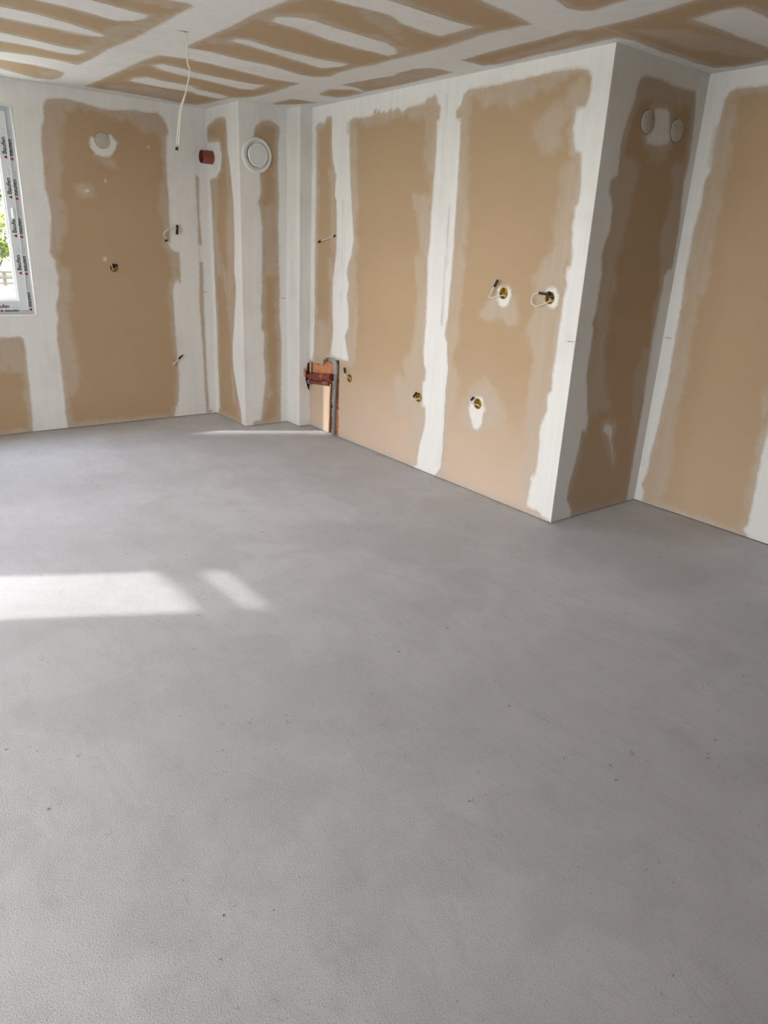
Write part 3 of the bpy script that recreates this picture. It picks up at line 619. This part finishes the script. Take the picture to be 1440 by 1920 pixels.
surface(wre, 'rear', Wrear, XL, X2, Z0, H, joints=[.5, 1.75, 3.0], grid=.1, coarse=.1, seed=10,
        extra_tan=[[(a+.12, .0), (a+1.12, .0), (a+1.12, 2.35), (a+.12, 2.35)] for a in (-1.6, -.75, .5, 1.75, 3.0)])
surface(wle, 'left', Wleft, YR, YB, Z0, H, joints=[3.85, 5.2], holes=[[(S0, .85), (S1_, .85), (S1_, 2.36), (S0, 2.36)], [(D0, Z0), (D1_, Z0), (D1_, 2.32), (D0, 2.32)]], grid=.1, coarse=.1, seed=11,
        extra_tan=[[(4.85, .0), (4.85, 2.35), (5.1, 2.35), (5.1, .0)], [(5.3, 0), (5.3, 2.35), (6.2, 2.35), (6.2, 0)], [(-2.2, 0), (-2.2, 2.3), (-1.1, 2.3), (-1.1, 0)]])

# pencil metre marks across the compound
def mark(parent, W, a, b, z0_, z1_, t=.0022):
    o1 = COMP+.0004; V = [W(o1, a, z0_-t), W(o1, b, z1_-t*.5), W(o1, b, z1_+t*.5), W(o1, a, z0_+t*.7)]
    V += [W(COMP, *q) for q in ((a, z0_-t), (b, z1_-t*.5), (b, z1_+t*.5), (a, z0_+t*.7))]
    o = mesh('pencil_mark', V, [(0,1,2,3),(4,7,6,5),(0,4,5,1),(1,5,6,2),(2,6,7,3),(3,7,4,0)], M_PENCIL, parent)
    bm = bmesh.new(); bm.from_mesh(o.data); bmesh.ops.recalc_face_normals(bm, faces=bm.faces); bm.to_mesh(o.data); bm.free()
mark(wb, Wback, 2.782, 2.832, 1.123, 1.122); mark(waf, Wafront, 3.238, 3.299, 1.117, 1.116)
mark(wk, Wkit, 2.690, 2.638, 1.120, 1.121); mark(wri, Wright, 2.618, 2.571, 1.118, 1.119)

# clay blocks behind the broken-out plasterboard
def clay_block(a0, a1, z0_, z1_, o0, seed, Wkit=Wkit, par=None):
    rnd = random.Random(seed); V, F = [], []
    nu, nz = 15, 14
    for j in range(nz+1):
        for i in range(nu+1):
            e = i in (0, nu) or j in (0, nz)
            V.append(Wkit(o0 + rnd.uniform(-.009, .007) - (.006 if e else 0), a0+(a1-a0)*i/nu+rnd.uniform(-.003, .003), z0_+(z1_-z0_)*j/nz+rnd.uniform(-.003, .003)))
    w = nu+1
    for j in range(nz):
        for i in range(nu): F.append((j*w+i, j*w+i+1, (j+1)*w+i+1, (j+1)*w+i))
    ring = [i for i in range(w)]+[j*w+nu for j in range(1, nz+1)]+[nz*w+i for i in range(nu-1, -1, -1)]+[j*w for j in range(nz-1, 0, -1)]
    n = len(V)
    for q in ring: v = V[q]; V.append((XC+.12, v[1], v[2]) if par is None else (v[0], Y2+.09, v[2]))
    for k in range(len(ring)): k2 = (k+1) % len(ring); F.append((ring[k2], ring[k], n+k, n+k2))
    o = mesh('clay_block', V, F, M_CLAY, par or wk)
    bm = bmesh.new(); bm.from_mesh(o.data); bmesh.ops.recalc_face_normals(bm, faces=bm.faces); bm.to_mesh(o.data); bm.free()
sd = 0
for row, zz in enumerate((0.0, .235, .475, .70)):
    off = 0 if row % 2 else .12
    for cst in (4.98, 5.20, 5.42):
        a0 = cst+off-.11; a1 = min(a0+.212, Y2+.088)
        if a0 < Y2+.03: clay_block(a0, a1, zz+.006, zz+.228, -.030, sd); sd += 1

clay_block(XB+.052, XC+.02, .24, .47, -.045, 77, Wcfront, wcf)
clay_block(XB+.052, XC+.02, .475, .70, -.045, 78, Wcfront, wcf)

# ------------------------------------------------------------------ plumbing in the chase
t = thing('water_pipe', 'upright grey plastic pipe standing in the brick chase cut in the wall', 'pipe', (XC+.02, 5.10, 0))
po = .002
Geo().sweep([Wkit(po, 5.106, 0.0), Wkit(po, 5.100, .3), Wkit(po, 5.090, .565)], .0175, 16).build('pipe', M_GREY, t, True)
g = Geo(); g.sweep([Wkit(po, 5.090, .565), Wkit(po, 5.090, .60), Wkit(po-.002, 5.098, .628), Wkit(po-.006, 5.125, .645), Wkit(po-.01, 5.165, .650)], .0215, 16)
g.build('elbow', M_FIT, t, True)
Geo().sweep([Wkit(po-.01, 5.165, .650), Wkit(po-.012, 5.215, .645)], .019, 16).build('coupling', M_FIT, t, True)
Geo().sweep([Wkit(po-.012, 5.205, .646), Wkit(po-.014, 5.245, .641)], .021, 16).build('pipe_end', M_PIPE2, t, True)
Geo().sweep([Wkit(po, 5.090, .545), Wkit(po, 5.090, .572)], .0212, 16).build('collar', M_FIT, t, True)
t = thing('drain_pipe', 'thick red-brown plastic drain pipe lying across the brick hole', 'pipe', Wkit(-.02, 5.35, .44))
Geo().sweep([Wkit(.004, 5.175, .500), Wkit(.006, 5.36, .478), Wkit(.008, 5.545, .456)], .026, 18).build('pipe', M_PIPE, t, True)
Geo().sweep([Wkit(.005, 5.255, .490), Wkit(.006, 5.295, .486)], .0315, 18).build('coupling_ring', M_PIPE, t, True)
Geo().sweep([Wkit(.002, 5.150, .503), Wkit(.003, 5.20, .497)], .031, 18).build('socket_end', M_PIPE2, t, True)
t = thing('small_drain_pipe', 'thinner dark red pipe with grey end below the thick drain pipe', 'pipe', Wkit(-.02, 5.35, .40))
Geo().sweep([Wkit(-.002, 5.19, .440), Wkit(.0, 5.36, .422), Wkit(.002, 5.50, .406)], .019, 16).build('pipe', M_PIPE2, t, True)
Geo().lathe([(0, .0), (0, .022), (.05, .022), (.05, .016), (.02, .015), (.02, 0)], lambda o, a, b: Wkit(.002+a, 5.50+o, .404+b), 18).build('grey_end', M_FIT, t, True)
t = thing('broken_plaster_shard', 'torn pinkish flap of board at left edge of the brick hole', 'rubble', Wcfront(.002, 3.36, .48))
g = Geo(); V = [(3.340, .525), (3.352, .53), (3.372, .47), (3.366, .445), (3.350, .455)]
g.V = [Wcfront(.001 + (.018 if i in (0, 1) else .002), a, z) for i, (a, z) in enumerate(V)]+[Wcfront(-.012+(.018 if i in (0, 1) else .0), a, z) for i, (a, z) in enumerate(V)]
g.F = [(0,1,2,3,4), (9,8,7,6,5)]+[(i, (i+1) % 5, 5+(i+1) % 5, 5+i) for i in range(5)]
g.build('torn_paper', simple('torn_pink_paper', (0.62, 0.30, 0.22), .85), t)

g = Geo(); rnd = random.Random(5)
for k in range(420):
    yy = rnd.uniform(YC-.02, Y2-.02); ww = abs(rnd.gauss(0, .05))+.006; s_ = rnd.uniform(.0015, .005)*(1 if ww < .05 else .7)
    c = Vector((XC-ww, yy, s_*.6)); n = len(g.V)
    g.V += [tuple(c+Vector((rnd.uniform(-1, 1)*s_, rnd.uniform(-1, 1)*s_, -s_*.5))) for _ in range(3)]+[tuple(c+Vector((0, 0, s_*.8)))]
    g.F += [(n, n+1, n+2), (n, n+1, n+3), (n+1, n+2, n+3), (n+2, n, n+3)]
o = g.build('mortar_crumbs', simple('grey_crumbs', (.26, .24, .22), .95, var=.4, nscale=60)); o['kind'] = 'stuff'
o['label'] = 'fine dark crumbs of mortar scattered along the foot of kitchen wall'; o['category'] = 'rubble'
# ------------------------------------------------------------------ electrical boxes and cables
def socket(W, a, z, label, cable, cap, extra=None, dark=False):
    t = thing('junction_box', label, 'junction box', W(0, a, z), 'round wall boxes waiting for sockets')
    f = lambda o, s_, b: W(o, a+s_, z+b)
    Geo().lathe([(-.029, 0), (-.029, .0315), (COMP+.0012, .0325), (COMP+.0012, .0365), (COMP, .0365), (-.002, .0338), (-.0305, .0335), (-.0305, 0)], f, 28).build('box_shell', M_BOX, t, True)
    for s_ in (-1, 1): Geo().lathe([(-.028, .0045), (-.004, .0045), (-.004, .0018), (-.010, .0015), (-.010, 0)], lambda o, p, q: f(o, p+s_*.026*math.cos(.6), q+s_*.026*math.sin(.6)), 10).build('screw_post', M_BOX, t, True)
    Geo().sweep([f(*p) for p in cable], .0042, 10).build('cable', M_CABLE, t, True)
    Geo().sweep([f(*p) for p in cap], .0078, 10).build('cable_end_tape', M_BLACK, t, True)
    for k in range(3):
        Geo().sweep([f(-.026, -.02+.004*k, -.012-.005*k), f(-.008, -.004, -.008+.006*k-.012), f(-.012, .012, -.004+.004*k-.008), f(-.026, .024, .002+.003*k)], .0022, 6).build('loose_wire', M_WIRE, t, True)
    if dark: Geo().lathe([(-.0285, 0), (-.0285, .017), (-.020, .019), (-.006, .016), (-.004, 0)], lambda o, p, q: f(o, p*1.0-.006, q*.75+.010), 14).build('taped_bundle', M_BLACK, t, True)
    return t
socket(Wback, 2.006, 1.317, 'yellow wall box with taped wires in the wide brown panel right of window', [(-.02, -.004, -.02), (.006, -.012, -.012), (.010, -.022, .012), (.004, -.020, .030)], [(-.008, -.018, .012), (.008, .004, .022), (.010, .026, .018)], dark=True)
socket(Wkit, 4.888, .540, 'yellow wall box beside the grey pipe, taped cable pointing up', [(-.015, .0, -.004), (.014, .022, .012), (.024, .038, .024), (.02, .045, .040)], [(.02, .041, .036), (.02, .048, .054), (.02, .054, .080)])
socket(Wkit, 3.985, .548, 'yellow wall box at the left edge of the wide white joint, low', [(-.015, -.005, -.006), (.014, .026, -.02), (.020, .050, -.018), (.018, .047, .0)], [(.018, .040, -.002), (.018, .010, .034)])
socket(Wkit, 3.368, .620, 'low yellow wall box with long white plaster smear under it', [(-.015, -.004, -.01), (.018, .035, -.004), (.024, .050, .004), (.02, .046, .022)], [(.02, .046, .018), (.018, .028, .040)])
socket(Wkit, 3.232, 1.346, 'upper left yellow wall box, black taped cable standing up', [(-.015, -.004, -.008), (.02, .045, -.026), (.035, .085, -.032), (.035, .084, -.018), (.03, .068, .020), (.03, .056, .040)], [(.03, .058, .036), (.03, .034, .076)])
socket(Wkit, 2.860, 1.347, 'upper right yellow wall box near the corner with looped cable', [(-.015, -.004, -.012), (.01, .04, -.040), (.03, .072, -.050), (.038, .098, -.040), (.038, .106, -.020), (.034, .095, .012), (.028, .060, .024)], [(.028, .062, .024), (.018, .020, .022), (.012, -.002, .034)], dark=True)

t = thing('ceiling_cable', 'thin white electrical cable hanging from a slit in the ceiling', 'cable', (1.78, 4.16, 2.6))
A = [(1.784, 4.160, 2.602), (1.782, 4.161, 2.59), (1.792, 4.153, 2.555), (1.791, 4.155, 2.521), (1.791, 4.154, 2.453), (1.799, 4.149, 2.426), (1.788, 4.157, 2.363), (1.774, 4.168, 2.306), (1.758, 4.180, 2.249), (1.750, 4.186, 2.197), (1.742, 4.193, 2.12), (1.735, 4.198, 2.06)]
Bc = [(1.774, 4.170, 2.306), (1.752, 4.184, 2.249), (1.743, 4.191, 2.197), (1.734, 4.199, 2.12), (1.726, 4.206, 2.06)]
Geo().sweep(A, .0042, 8).build('cable_strand', M_CABLE, t, True)
Geo().sweep(Bc, .0036, 8).build('cable_strand', M_CABLE, t, True)
Geo().sweep([(1.735, 4.198, 2.065), (1.727, 4.205, 2.047)], .0035, 6).build('bare_wires', M_WIRE, t, True)
Geo().sweep([(1.729, 4.203, 2.05), (1.7255, 4.206, 2.034)], .008, 8).build('black_end', M_BLACK, t, True)
g = Geo(); zc = H-COMP
pts2 = [(1.742, 4.163), (1.765, 4.162), (1.785, 4.168), (1.806, 4.154), (1.785, 4.149), (1.765, 4.156)]
g.V = [(x, y, zc-.0006) for x, y in pts2]+[(x, y, zc) for x, y in pts2]
g.F = [tuple(range(6))[::-1], tuple(range(6, 12))]+[(i, (i+1) % 6, 6+(i+1) % 6, 6+i) for i in range(6)]
g.build('torn_slit', M_SLIT, ce)

t = thing('wall_cable', 'short bent cable with long black taped end at the right edge of brown panel', 'cable', Wback(0, 2.465, 1.55))
Geo().sweep([Wback(-.005, 2.466, 1.548), Wback(.02, 2.462, 1.566), Wback(.05, 2.430, 1.592), Wback(.055, 2.452, 1.628), Wback(.05, 2.500, 1.645), Wback(.045, 2.545, 1.648)], .0062, 10).build('cable', M_CABLE, t, True)
Geo().sweep([Wback(-.004, 2.466, 1.545), Wback(.014, 2.465, 1.552)], .011, 10).build('entry_tape', M_BLACK, t, True)
Geo().sweep([Wback(.045, 2.556, 1.678), Wback(.045, 2.548, 1.60)], .011, 10).build('cable_end_tape', M_BLACK, t, True)
t = thing('wall_cable', 'small frayed cable sticking out low beside the left white joint', 'cable', Wback(0, 2.47, .49))
Geo().sweep([Wback(-.004, 2.468, .512), Wback(.02, 2.462, .488), Wback(.03, 2.475, .508), Wback(.03, 2.515, .545)], .005, 10).build('cable', M_CABLE, t, True)
Geo().sweep([Wback(.03, 2.508, .540), Wback(.03, 2.535, .566)], .0085, 10).build('cable_end_tape', M_BLACK, t, True)
Geo().sweep([Wback(.03, 2.53, .560), Wback(.03, 2.552, .578)], .0042, 8).build('bare_end', M_BLACK, t, True)
t = thing('wall_cable', 'thin cable lying sideways across the narrow brown strip left of joint', 'cable', Wkit(0, 5.148, 1.646))
Geo().sweep([Wkit(-.004, 5.148, 1.646), Wkit(.012, 5.16, 1.644), Wkit(.016, 5.26, 1.62), Wkit(.016, 5.345, 1.607)], .0038, 8).build('cable', M_CABLE, t, True)
Geo().sweep([Wkit(.001, 5.142, 1.652), Wkit(.008, 5.156, 1.642)], .009, 8).build('entry_tape', M_BLACK, t, True)
Geo().sweep([Wkit(.016, 5.34, 1.608), Wkit(.016, 5.375, 1.594)], .009, 8).build('cable_end_tape', M_BLACK, t, True)
Geo().sweep([Wkit(.016, 5.372, 1.595), Wkit(.016, 5.408, 1.578)], .0035, 6).build('bare_wires', M_WIRE, t, True)

# ------------------------------------------------------------------ vents
t = thing('duct_pipe', 'short open red-brown duct pipe sticking out of the narrow alcove wall', 'pipe', Waside(0, 6.237, 2.224))
f = lambda o, a, b: Waside(o, 6.237+a, 2.224+b)
Geo().lathe([(-.028, .052), (.098, .052), (.100, .0505), (.100, .0485), (-.028, .0485)], f, 32).build('duct_body', M_PIPE, t, True)
Geo().lathe([(-.027, 0), (-.027, .0484)], f, 32).build('duct_depth', M_PIPE2, t, True)
Geo().lathe([(.0005, .052), (.004, .0525), (.003, .061), (.0002, .064)], f, 32).build('plaster_collar', M_RENDER, t, True)
t = thing('vent_valve', 'large round white ventilation valve on the alcove front wall', 'vent', Wafront(0, 3.02, 2.229))
f = lambda o, a, b: Wafront(o, 3.022+a, 2.229+b)
Geo().lathe([(0, .135), (.012, .133), (.020, .124), (.020, .104), (.010, .098), (.010, .090)], f, 48).build('outer_ring', M_PLAST, t, True)
Geo().lathe([(.004, .102), (.0, .0), ], f, 48).build('throat', M_GASK, t, True)
Geo().lathe([(.012, .086), (.030, .089), (.036, .082), (.034, .060), (.030, .058), (.031, 0)], f, 48).build('centre_disc', M_PLAST, t, True)
Geo().lathe([(.0325, .066), (.0375, .064), (.0375, .060), (.0325, .058)], f, 48).build('disc_rim', M_PLAST, t, True)
def cap(W, a, z, label, rad=.055):
    t = thing('round_cover', label, 'cover', W(0, a, z)); f = lambda o, p, q: W(o, a+p, z+q)
    Geo().lathe([(0, rad), (.009, rad), (.011, rad-.003), (.011, 0)], f, 36).build('cover_disc', M_CAP, t, True)
    Geo().lathe([(.0005, rad+.0025), (.0022, rad+.0025), (.0022, rad-.001)], f, 36).build('gasket', M_GASK, t, True)
    for k in range(3):
        an = .5+k*2.094; Geo().lathe([(.011, .003), (.0125, .0025), (.0125, 0)], lambda o, p, q: f(o, p+rad*.72*math.cos(an), q+rad*.72*math.sin(an)), 8).build('cover_screw', M_GASK, t, True)
cap(Wback, 1.994, 2.266, 'beige round cover above a white crescent of plaster, on window wall')
cap(Wret, 3.774, 2.289, 'left one of the two beige round covers high on dark return wall', .057)
cap(Wret, 4.059, 2.280, 'right one of the two beige round covers high on dark return wall', .057)

# ------------------------------------------------------------------ window_1, back wall
w1 = bpy.data.objects.new('window_1', None); COL.objects.link(w1); w1.location = ((WX0+WX1)/2, YB, WZ0); struct(w1)
RD = .09; yf = YB+RD
g = Geo().box((WX1, YB-.001, WZ0), (WX1+.012, YB+.19, WZ1)).box((WX0-.012, YB-.001, WZ0), (WX0, YB+.19, WZ1)).box((WX0-.012, YB-.001, WZ1), (WX1+.012, YB+.19, WZ1+.012)).box((WX0-.012, YB-.001, WZ0-.012), (WX1+.012, YB+.19, WZ0))
g.build('reveal_lining', M_REVEAL, w1)
def ring(x0, x1, z0_, z1_, w_, ya, yb, g=None):
    g = g or Geo()
    g.box((x0, ya, z0_), (x1, yb, z0_+w_)).box((x0, ya, z1_-w_), (x1, yb, z1_)).box((x0, ya, z0_+w_), (x0+w_, yb, z1_-w_)).box((x1-w_, ya, z0_+w_), (x1, yb, z1_-w_)); return g
ring(WX0, WX1, WZ0, WZ1, .048, yf, yf+.07).build('window_frame', M_PVC, w1)
xm = (WX0+WX1)/2
sx0, sx1, sz0, sz1 = WX0+.038, WX1-.038, WZ0+.038, WZ1-.038
sash = ring(sx0, sx1, sz0, sz1, .068, yf-.016, yf+.055).build('sash', M_PVC, w1)
bd = ring(sx0+.068, sx1-.068, sz0+.068, sz1-.068, .013, yf-.004, yf+.03).build('glazing_bead', M_PVC, w1)
ring(sx0+.081, sx1-.081, sz0+.081, sz1-.081, .003, yf+.008, yf+.012).build('gasket', M_GASK, w1)
Geo().box((sx0+.08, yf+.012, sz0+.08), (sx1-.08, yf+.03, sz1-.08)).build('pane', M_GLASS, w1)
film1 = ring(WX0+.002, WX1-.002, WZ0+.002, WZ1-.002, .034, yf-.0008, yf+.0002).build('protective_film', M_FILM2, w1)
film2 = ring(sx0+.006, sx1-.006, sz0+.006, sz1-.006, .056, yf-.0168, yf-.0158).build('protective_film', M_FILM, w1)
Geo().sweep([(1.296, yf-.017, 1.665), (1.296, yf-.028, 1.668), (1.296, yf-.028, 1.720), (1.296, yf-.017, 1.723)], .010, 12).build('handle_plate', M_PVC, w1, True)
# printing on the film
def text_mesh(body, size, bold=.0):
    cu = bpy.data.curves.new('film_lettering', 'FONT'); cu.body = body; cu.size = size; cu.offset = bold; cu.extrude = .0002; cu.resolution_u = 3
    o = bpy.data.objects.new('tmp', cu); COL.objects.link(o)
    bpy.context.view_layer.update()
    me = bpy.data.meshes.new_from_object(o.evaluated_get(bpy.context.evaluated_depsgraph_get())); bpy.data.objects.remove(o)
    xs = [v.co.x for v in me.vertices]; w_ = max(xs)-min(xs)
    me.materials.clear(); me.materials.append(M_INK); return me, w_
TM, tw = text_mesh('Baufen', .036, .0009)
TS, tsw = text_mesh('. ,  : .', .020, .0006)
mk = bpy.data.meshes.new('film_emblem'); q = .0002
mk.from_pydata([(0,0,0),(.020,0,0),(.020,.010,0),(.010,.024,0),(0,.010,0),(0,0,q),(.020,0,q),(.020,.010,q),(.010,.024,q),(0,.010,q)], [], [(4,3,2,1,0),(5,6,7,8,9)]+[(i,(i+1)%5,5+(i+1)%5,5+i) for i in range(5)]); mk.materials.append(M_RED)
mk2 = bpy.data.meshes.new('film_emblem_core'); mk2.from_pydata([(.005,.002,.0002),(.016,.002,.0002),(.011,.014,.0002),(.005,.002,.0005),(.016,.002,.0005),(.011,.014,.0005)], [], [(2,1,0),(3,4,5),(0,1,4,3),(1,2,5,4),(2,0,3,5)]); mk2.materials.append(M_INK)
SCL = .112/tw
def letters(x, z, y, vertical=True, s=1.0):
    R = Matrix.Rotation(math.radians(90), 4, 'X')
    if vertical: R = Matrix.Rotation(math.radians(-90), 4, 'Y') @ R
    for me, off, sc in ((TM, .030, SCL*s), (TS, .165, 1.0), (mk, 0, 1.0), (mk2, 0, 1.0)):
        o = bpy.data.objects.new('film_lettering' if me in (TM, TS) else 'film_emblem', me); COL.objects.link(o); o.parent = film2 if y < yf-.01 else film1
        base = Vector((x, y, z)) + (Vector((0, 0, off)) if vertical else Vector((off, 0, 0)))
        o.matrix_basis = Matrix.Translation(base) @ R @ Matrix.Scale(sc, 4)
for k in range(6):
    z = .97+.2735*k
    if z+.15 < WZ1: letters(1.353, z, yf-.0012)
    z = .974+.2748*k
    if k and z+.16 < WZ1: letters(1.308, z, yf-.0172)
    if k == 0:
        pass
for k in range(4):
    letters(.32+.274*k-.02, .966, yf-.0012, False, .9); letters(.285+.274*k-.06, .996, yf-.0172, False, .95)

# window_2 and door_1, left wall (they cast the sun patch on the floor)
w2 = bpy.data.objects.new('window_2', None); COL.objects.link(w2); w2.location = (XL, (S0+S1_)/2, .85); struct(w2)
def yring(y0, y1, z0_, z1_, w_, xa, xb, g=None):
    g = g or Geo(); g.box((xa, y0, z0_), (xb, y1, z0_+w_)).box((xa, y0, z1_-w_), (xb, y1, z1_)).box((xa, y0, z0_), (xb, y0+w_, z1_)).box((xa, y1-w_, z0_), (xb, y1, z1_)); return g
g = yring(S0-.03, S1_+.03, .82, 2.39, .03, XL-.07, XL-.005); g.build('window_frame', M_PVC, w2)
Geo().box((XL-.022, S0, 2.09), (XL-.002, S1_, 2.236)).build('transom', M_PVC, w2)
Geo().box((XL-.018, S0, .85), (XL-.010, S1_, 2.09)).build('pane', M_GLASS, w2)
Geo().box((XL-.018, S0, 2.236), (XL-.010, S1_, 2.36)).build('pane', M_GLASS, w2)
d1 = bpy.data.objects.new('door_1', None); COL.objects.link(d1); d1.location = (XL, (D0+D1_)/2, 0); struct(d1)
yring(D0-.01, D1_+.01, .001, 2.33, .07, XL-.09, XL-.02).build('door_frame', M_PVC, d1)
dm = (D0+D1_)/2
Geo().box((XL-.09, dm-.05, .07), (XL-.02, dm+.05, 2.26)).build('mullion', M_PVC, d1)
for a, b in ((D0+.06, dm-.05), (dm+.05, D1_-.06)): Geo().box((XL-.06, a, .07), (XL-.05, b, 2.26)).build('pane', M_GLASS, d1)
portal((XL-.12, (D0+D1_)/2, 1.15), (0, math.radians(-90), 0), 2.3, D1_-D0)
portal((XL-.12, (S0+S1_)/2, 1.6), (0, math.radians(-90), 0), 1.5, S1_-S0)
portal(((WX0+WX1)/2, YB+.22, (WZ0+WZ1)/2), (math.radians(-90), 0, 0), WX1-WX0, WZ1-WZ0)

# ------------------------------------------------------------------ outside
struct(Geo().box((XL-3.2, -4.3, 2.72), (XL-.1, 3.88, 2.86)).build('sun_blocker_roof', M_RENDER))  # added roof out of view, keeps direct sun off the door
struct(Geo().box((-8.5, 3.90, -.3), (XL-.1, 4.05, 7.0)).build('sun_blocker_wall', M_RENDER))  # added thin tall wall, unseen, stops sun reaching the door
struct(Geo().box((-7, 7.7, -.3), (-4, 9.03, 6.6)).build('sun_blocker_box', M_RENDER))  # added unseen block, lets only a sliver of sun through window_1
gr = struct(Geo().box((-70, -60, -.6), (90, 12, -.3)).build('ground', simple('pale_gravel', (.56, .55, .46), .95, var=.2, nscale=20)))
struct(Geo().box((-70, 12, -.6), (90, 110, -.3)).build('lawn', M_GRASS))
gt = struct(Geo().box((-5.2, -4.6, -.29), (XL-.11, 3.89, -.05)).build('terrace', simple('terrace_paving', (.70, .68, .62), .8)))
rd = struct(Geo().box((-40, 29.5, -.30), (60, 32.2, -.26)).build('road', M_ROAD))
t = thing('garden_fence', 'low weathered wooden rail fence along the road seen through the window', 'fence', (4, 28.6, -.3))
for k in range(14): Geo().box((-14+2.4*k, 28.55, -.3), (-13.9+2.4*k, 28.65, .18)).build('fence_post', M_WOOD, t)
for zz in (-.08, .12): Geo().box((-14, 28.53, zz), (17.4, 28.55, zz+.06)).build('fence_rail', M_WOOD, t)
def foliage_mesh(seed, rx, rz, mats, n=1500, leaf=.11):
    rnd = random.Random(seed); V, F, I = [], [], []
    for k in range(n):
        th = rnd.uniform(0, 2*math.pi); ph = math.acos(rnd.uniform(-.6, 1)); rr = rnd.uniform(.55, 1)**.5*(1+.18*math.sin(3*th+seed)*math.sin(4*ph))
        c = Vector((rx*rr*math.sin(ph)*math.cos(th), rx*rr*math.sin(ph)*math.sin(th), rz*(1+rr*math.cos(ph))*.62))
        a = Vector((rnd.gauss(0, 1), rnd.gauss(0, 1), rnd.gauss(0, 1))).normalized(); b = a.orthogonal().normalized(); s_ = leaf*rnd.uniform(.6, 1.3)
        m_ = len(V); V += [c-a*s_, c-b*s_*.5, c+a*s_, c+b*s_*.5]; F.append((m_, m_+1, m_+2, m_+3)); I.append(rnd.choices(range(3), mats)[0])
    me = bpy.data.meshes.new('foliage'); me.from_pydata([tuple(v) for v in V], [], F)
    for m_ in M_LEAF: me.materials.append(m_)
    me.polygons.foreach_set('material_index', I); return me
FM = [foliage_mesh(1, 1.5, 1.9, (6, 3, 1), 3200), foliage_mesh(2, 1.7, 2.0, (3, 4, 3), 3200), foliage_mesh(3, 2.3, 3.6, (8, 2, 0), 5200, .17)]
def shrub(x, y, k, label, name='shrub', h=1.0):
    t = thing(name, label, 'shrub' if k < 2 else 'tree', (x, y, -.3)); t.scale = (1, 1, h)
    o = bpy.data.objects.new('foliage', FM[k]); COL.objects.link(o); o.parent = t; o.location = (0, 0, .1 if k < 2 else .7)
    g = Geo()
    g.sweep([(0, 0, 0), (.05, .03, .5), (0, .06, 1.2)], [.07, .05, .03], 7)
    g.sweep([(0, 0, .1), (.3, .1, .6), (.5, .2, 1.1)], [.04, .03, .02], 6); g.sweep([(0, 0, .1), (-.3, -.1, .6), (-.45, .1, 1.2)], [.04, .03, .02], 6)
    me = bpy.data.meshes.new('stem'); me.from_pydata(g.V, [], g.F); me.materials.append(M_WOOD)
    s_ = bpy.data.objects.new('stem', me); COL.objects.link(s_); s_.parent = t
shrub(1.6, 34.0, 0, 'green leafy shrub beyond the road, left of the yellow-flowering one')
shrub(5.9, 33.8, 1, 'yellow-flowering shrub beyond the road, seen at window edge')
shrub(10.4, 34.6, 0, 'green leafy shrub beyond the road, right of the yellow-flowering one')
shrub(5.2, 40, 2, 'tall green tree behind the yellow shrub outside the window', 'tree', 1.3)
shrub(11.6, 42, 2, 'tall green tree farther right behind the shrubs outside', 'tree', 1.2)
shrub(-1.6, 41, 2, 'tall green tree farther left behind the shrubs outside', 'tree', 1.35)
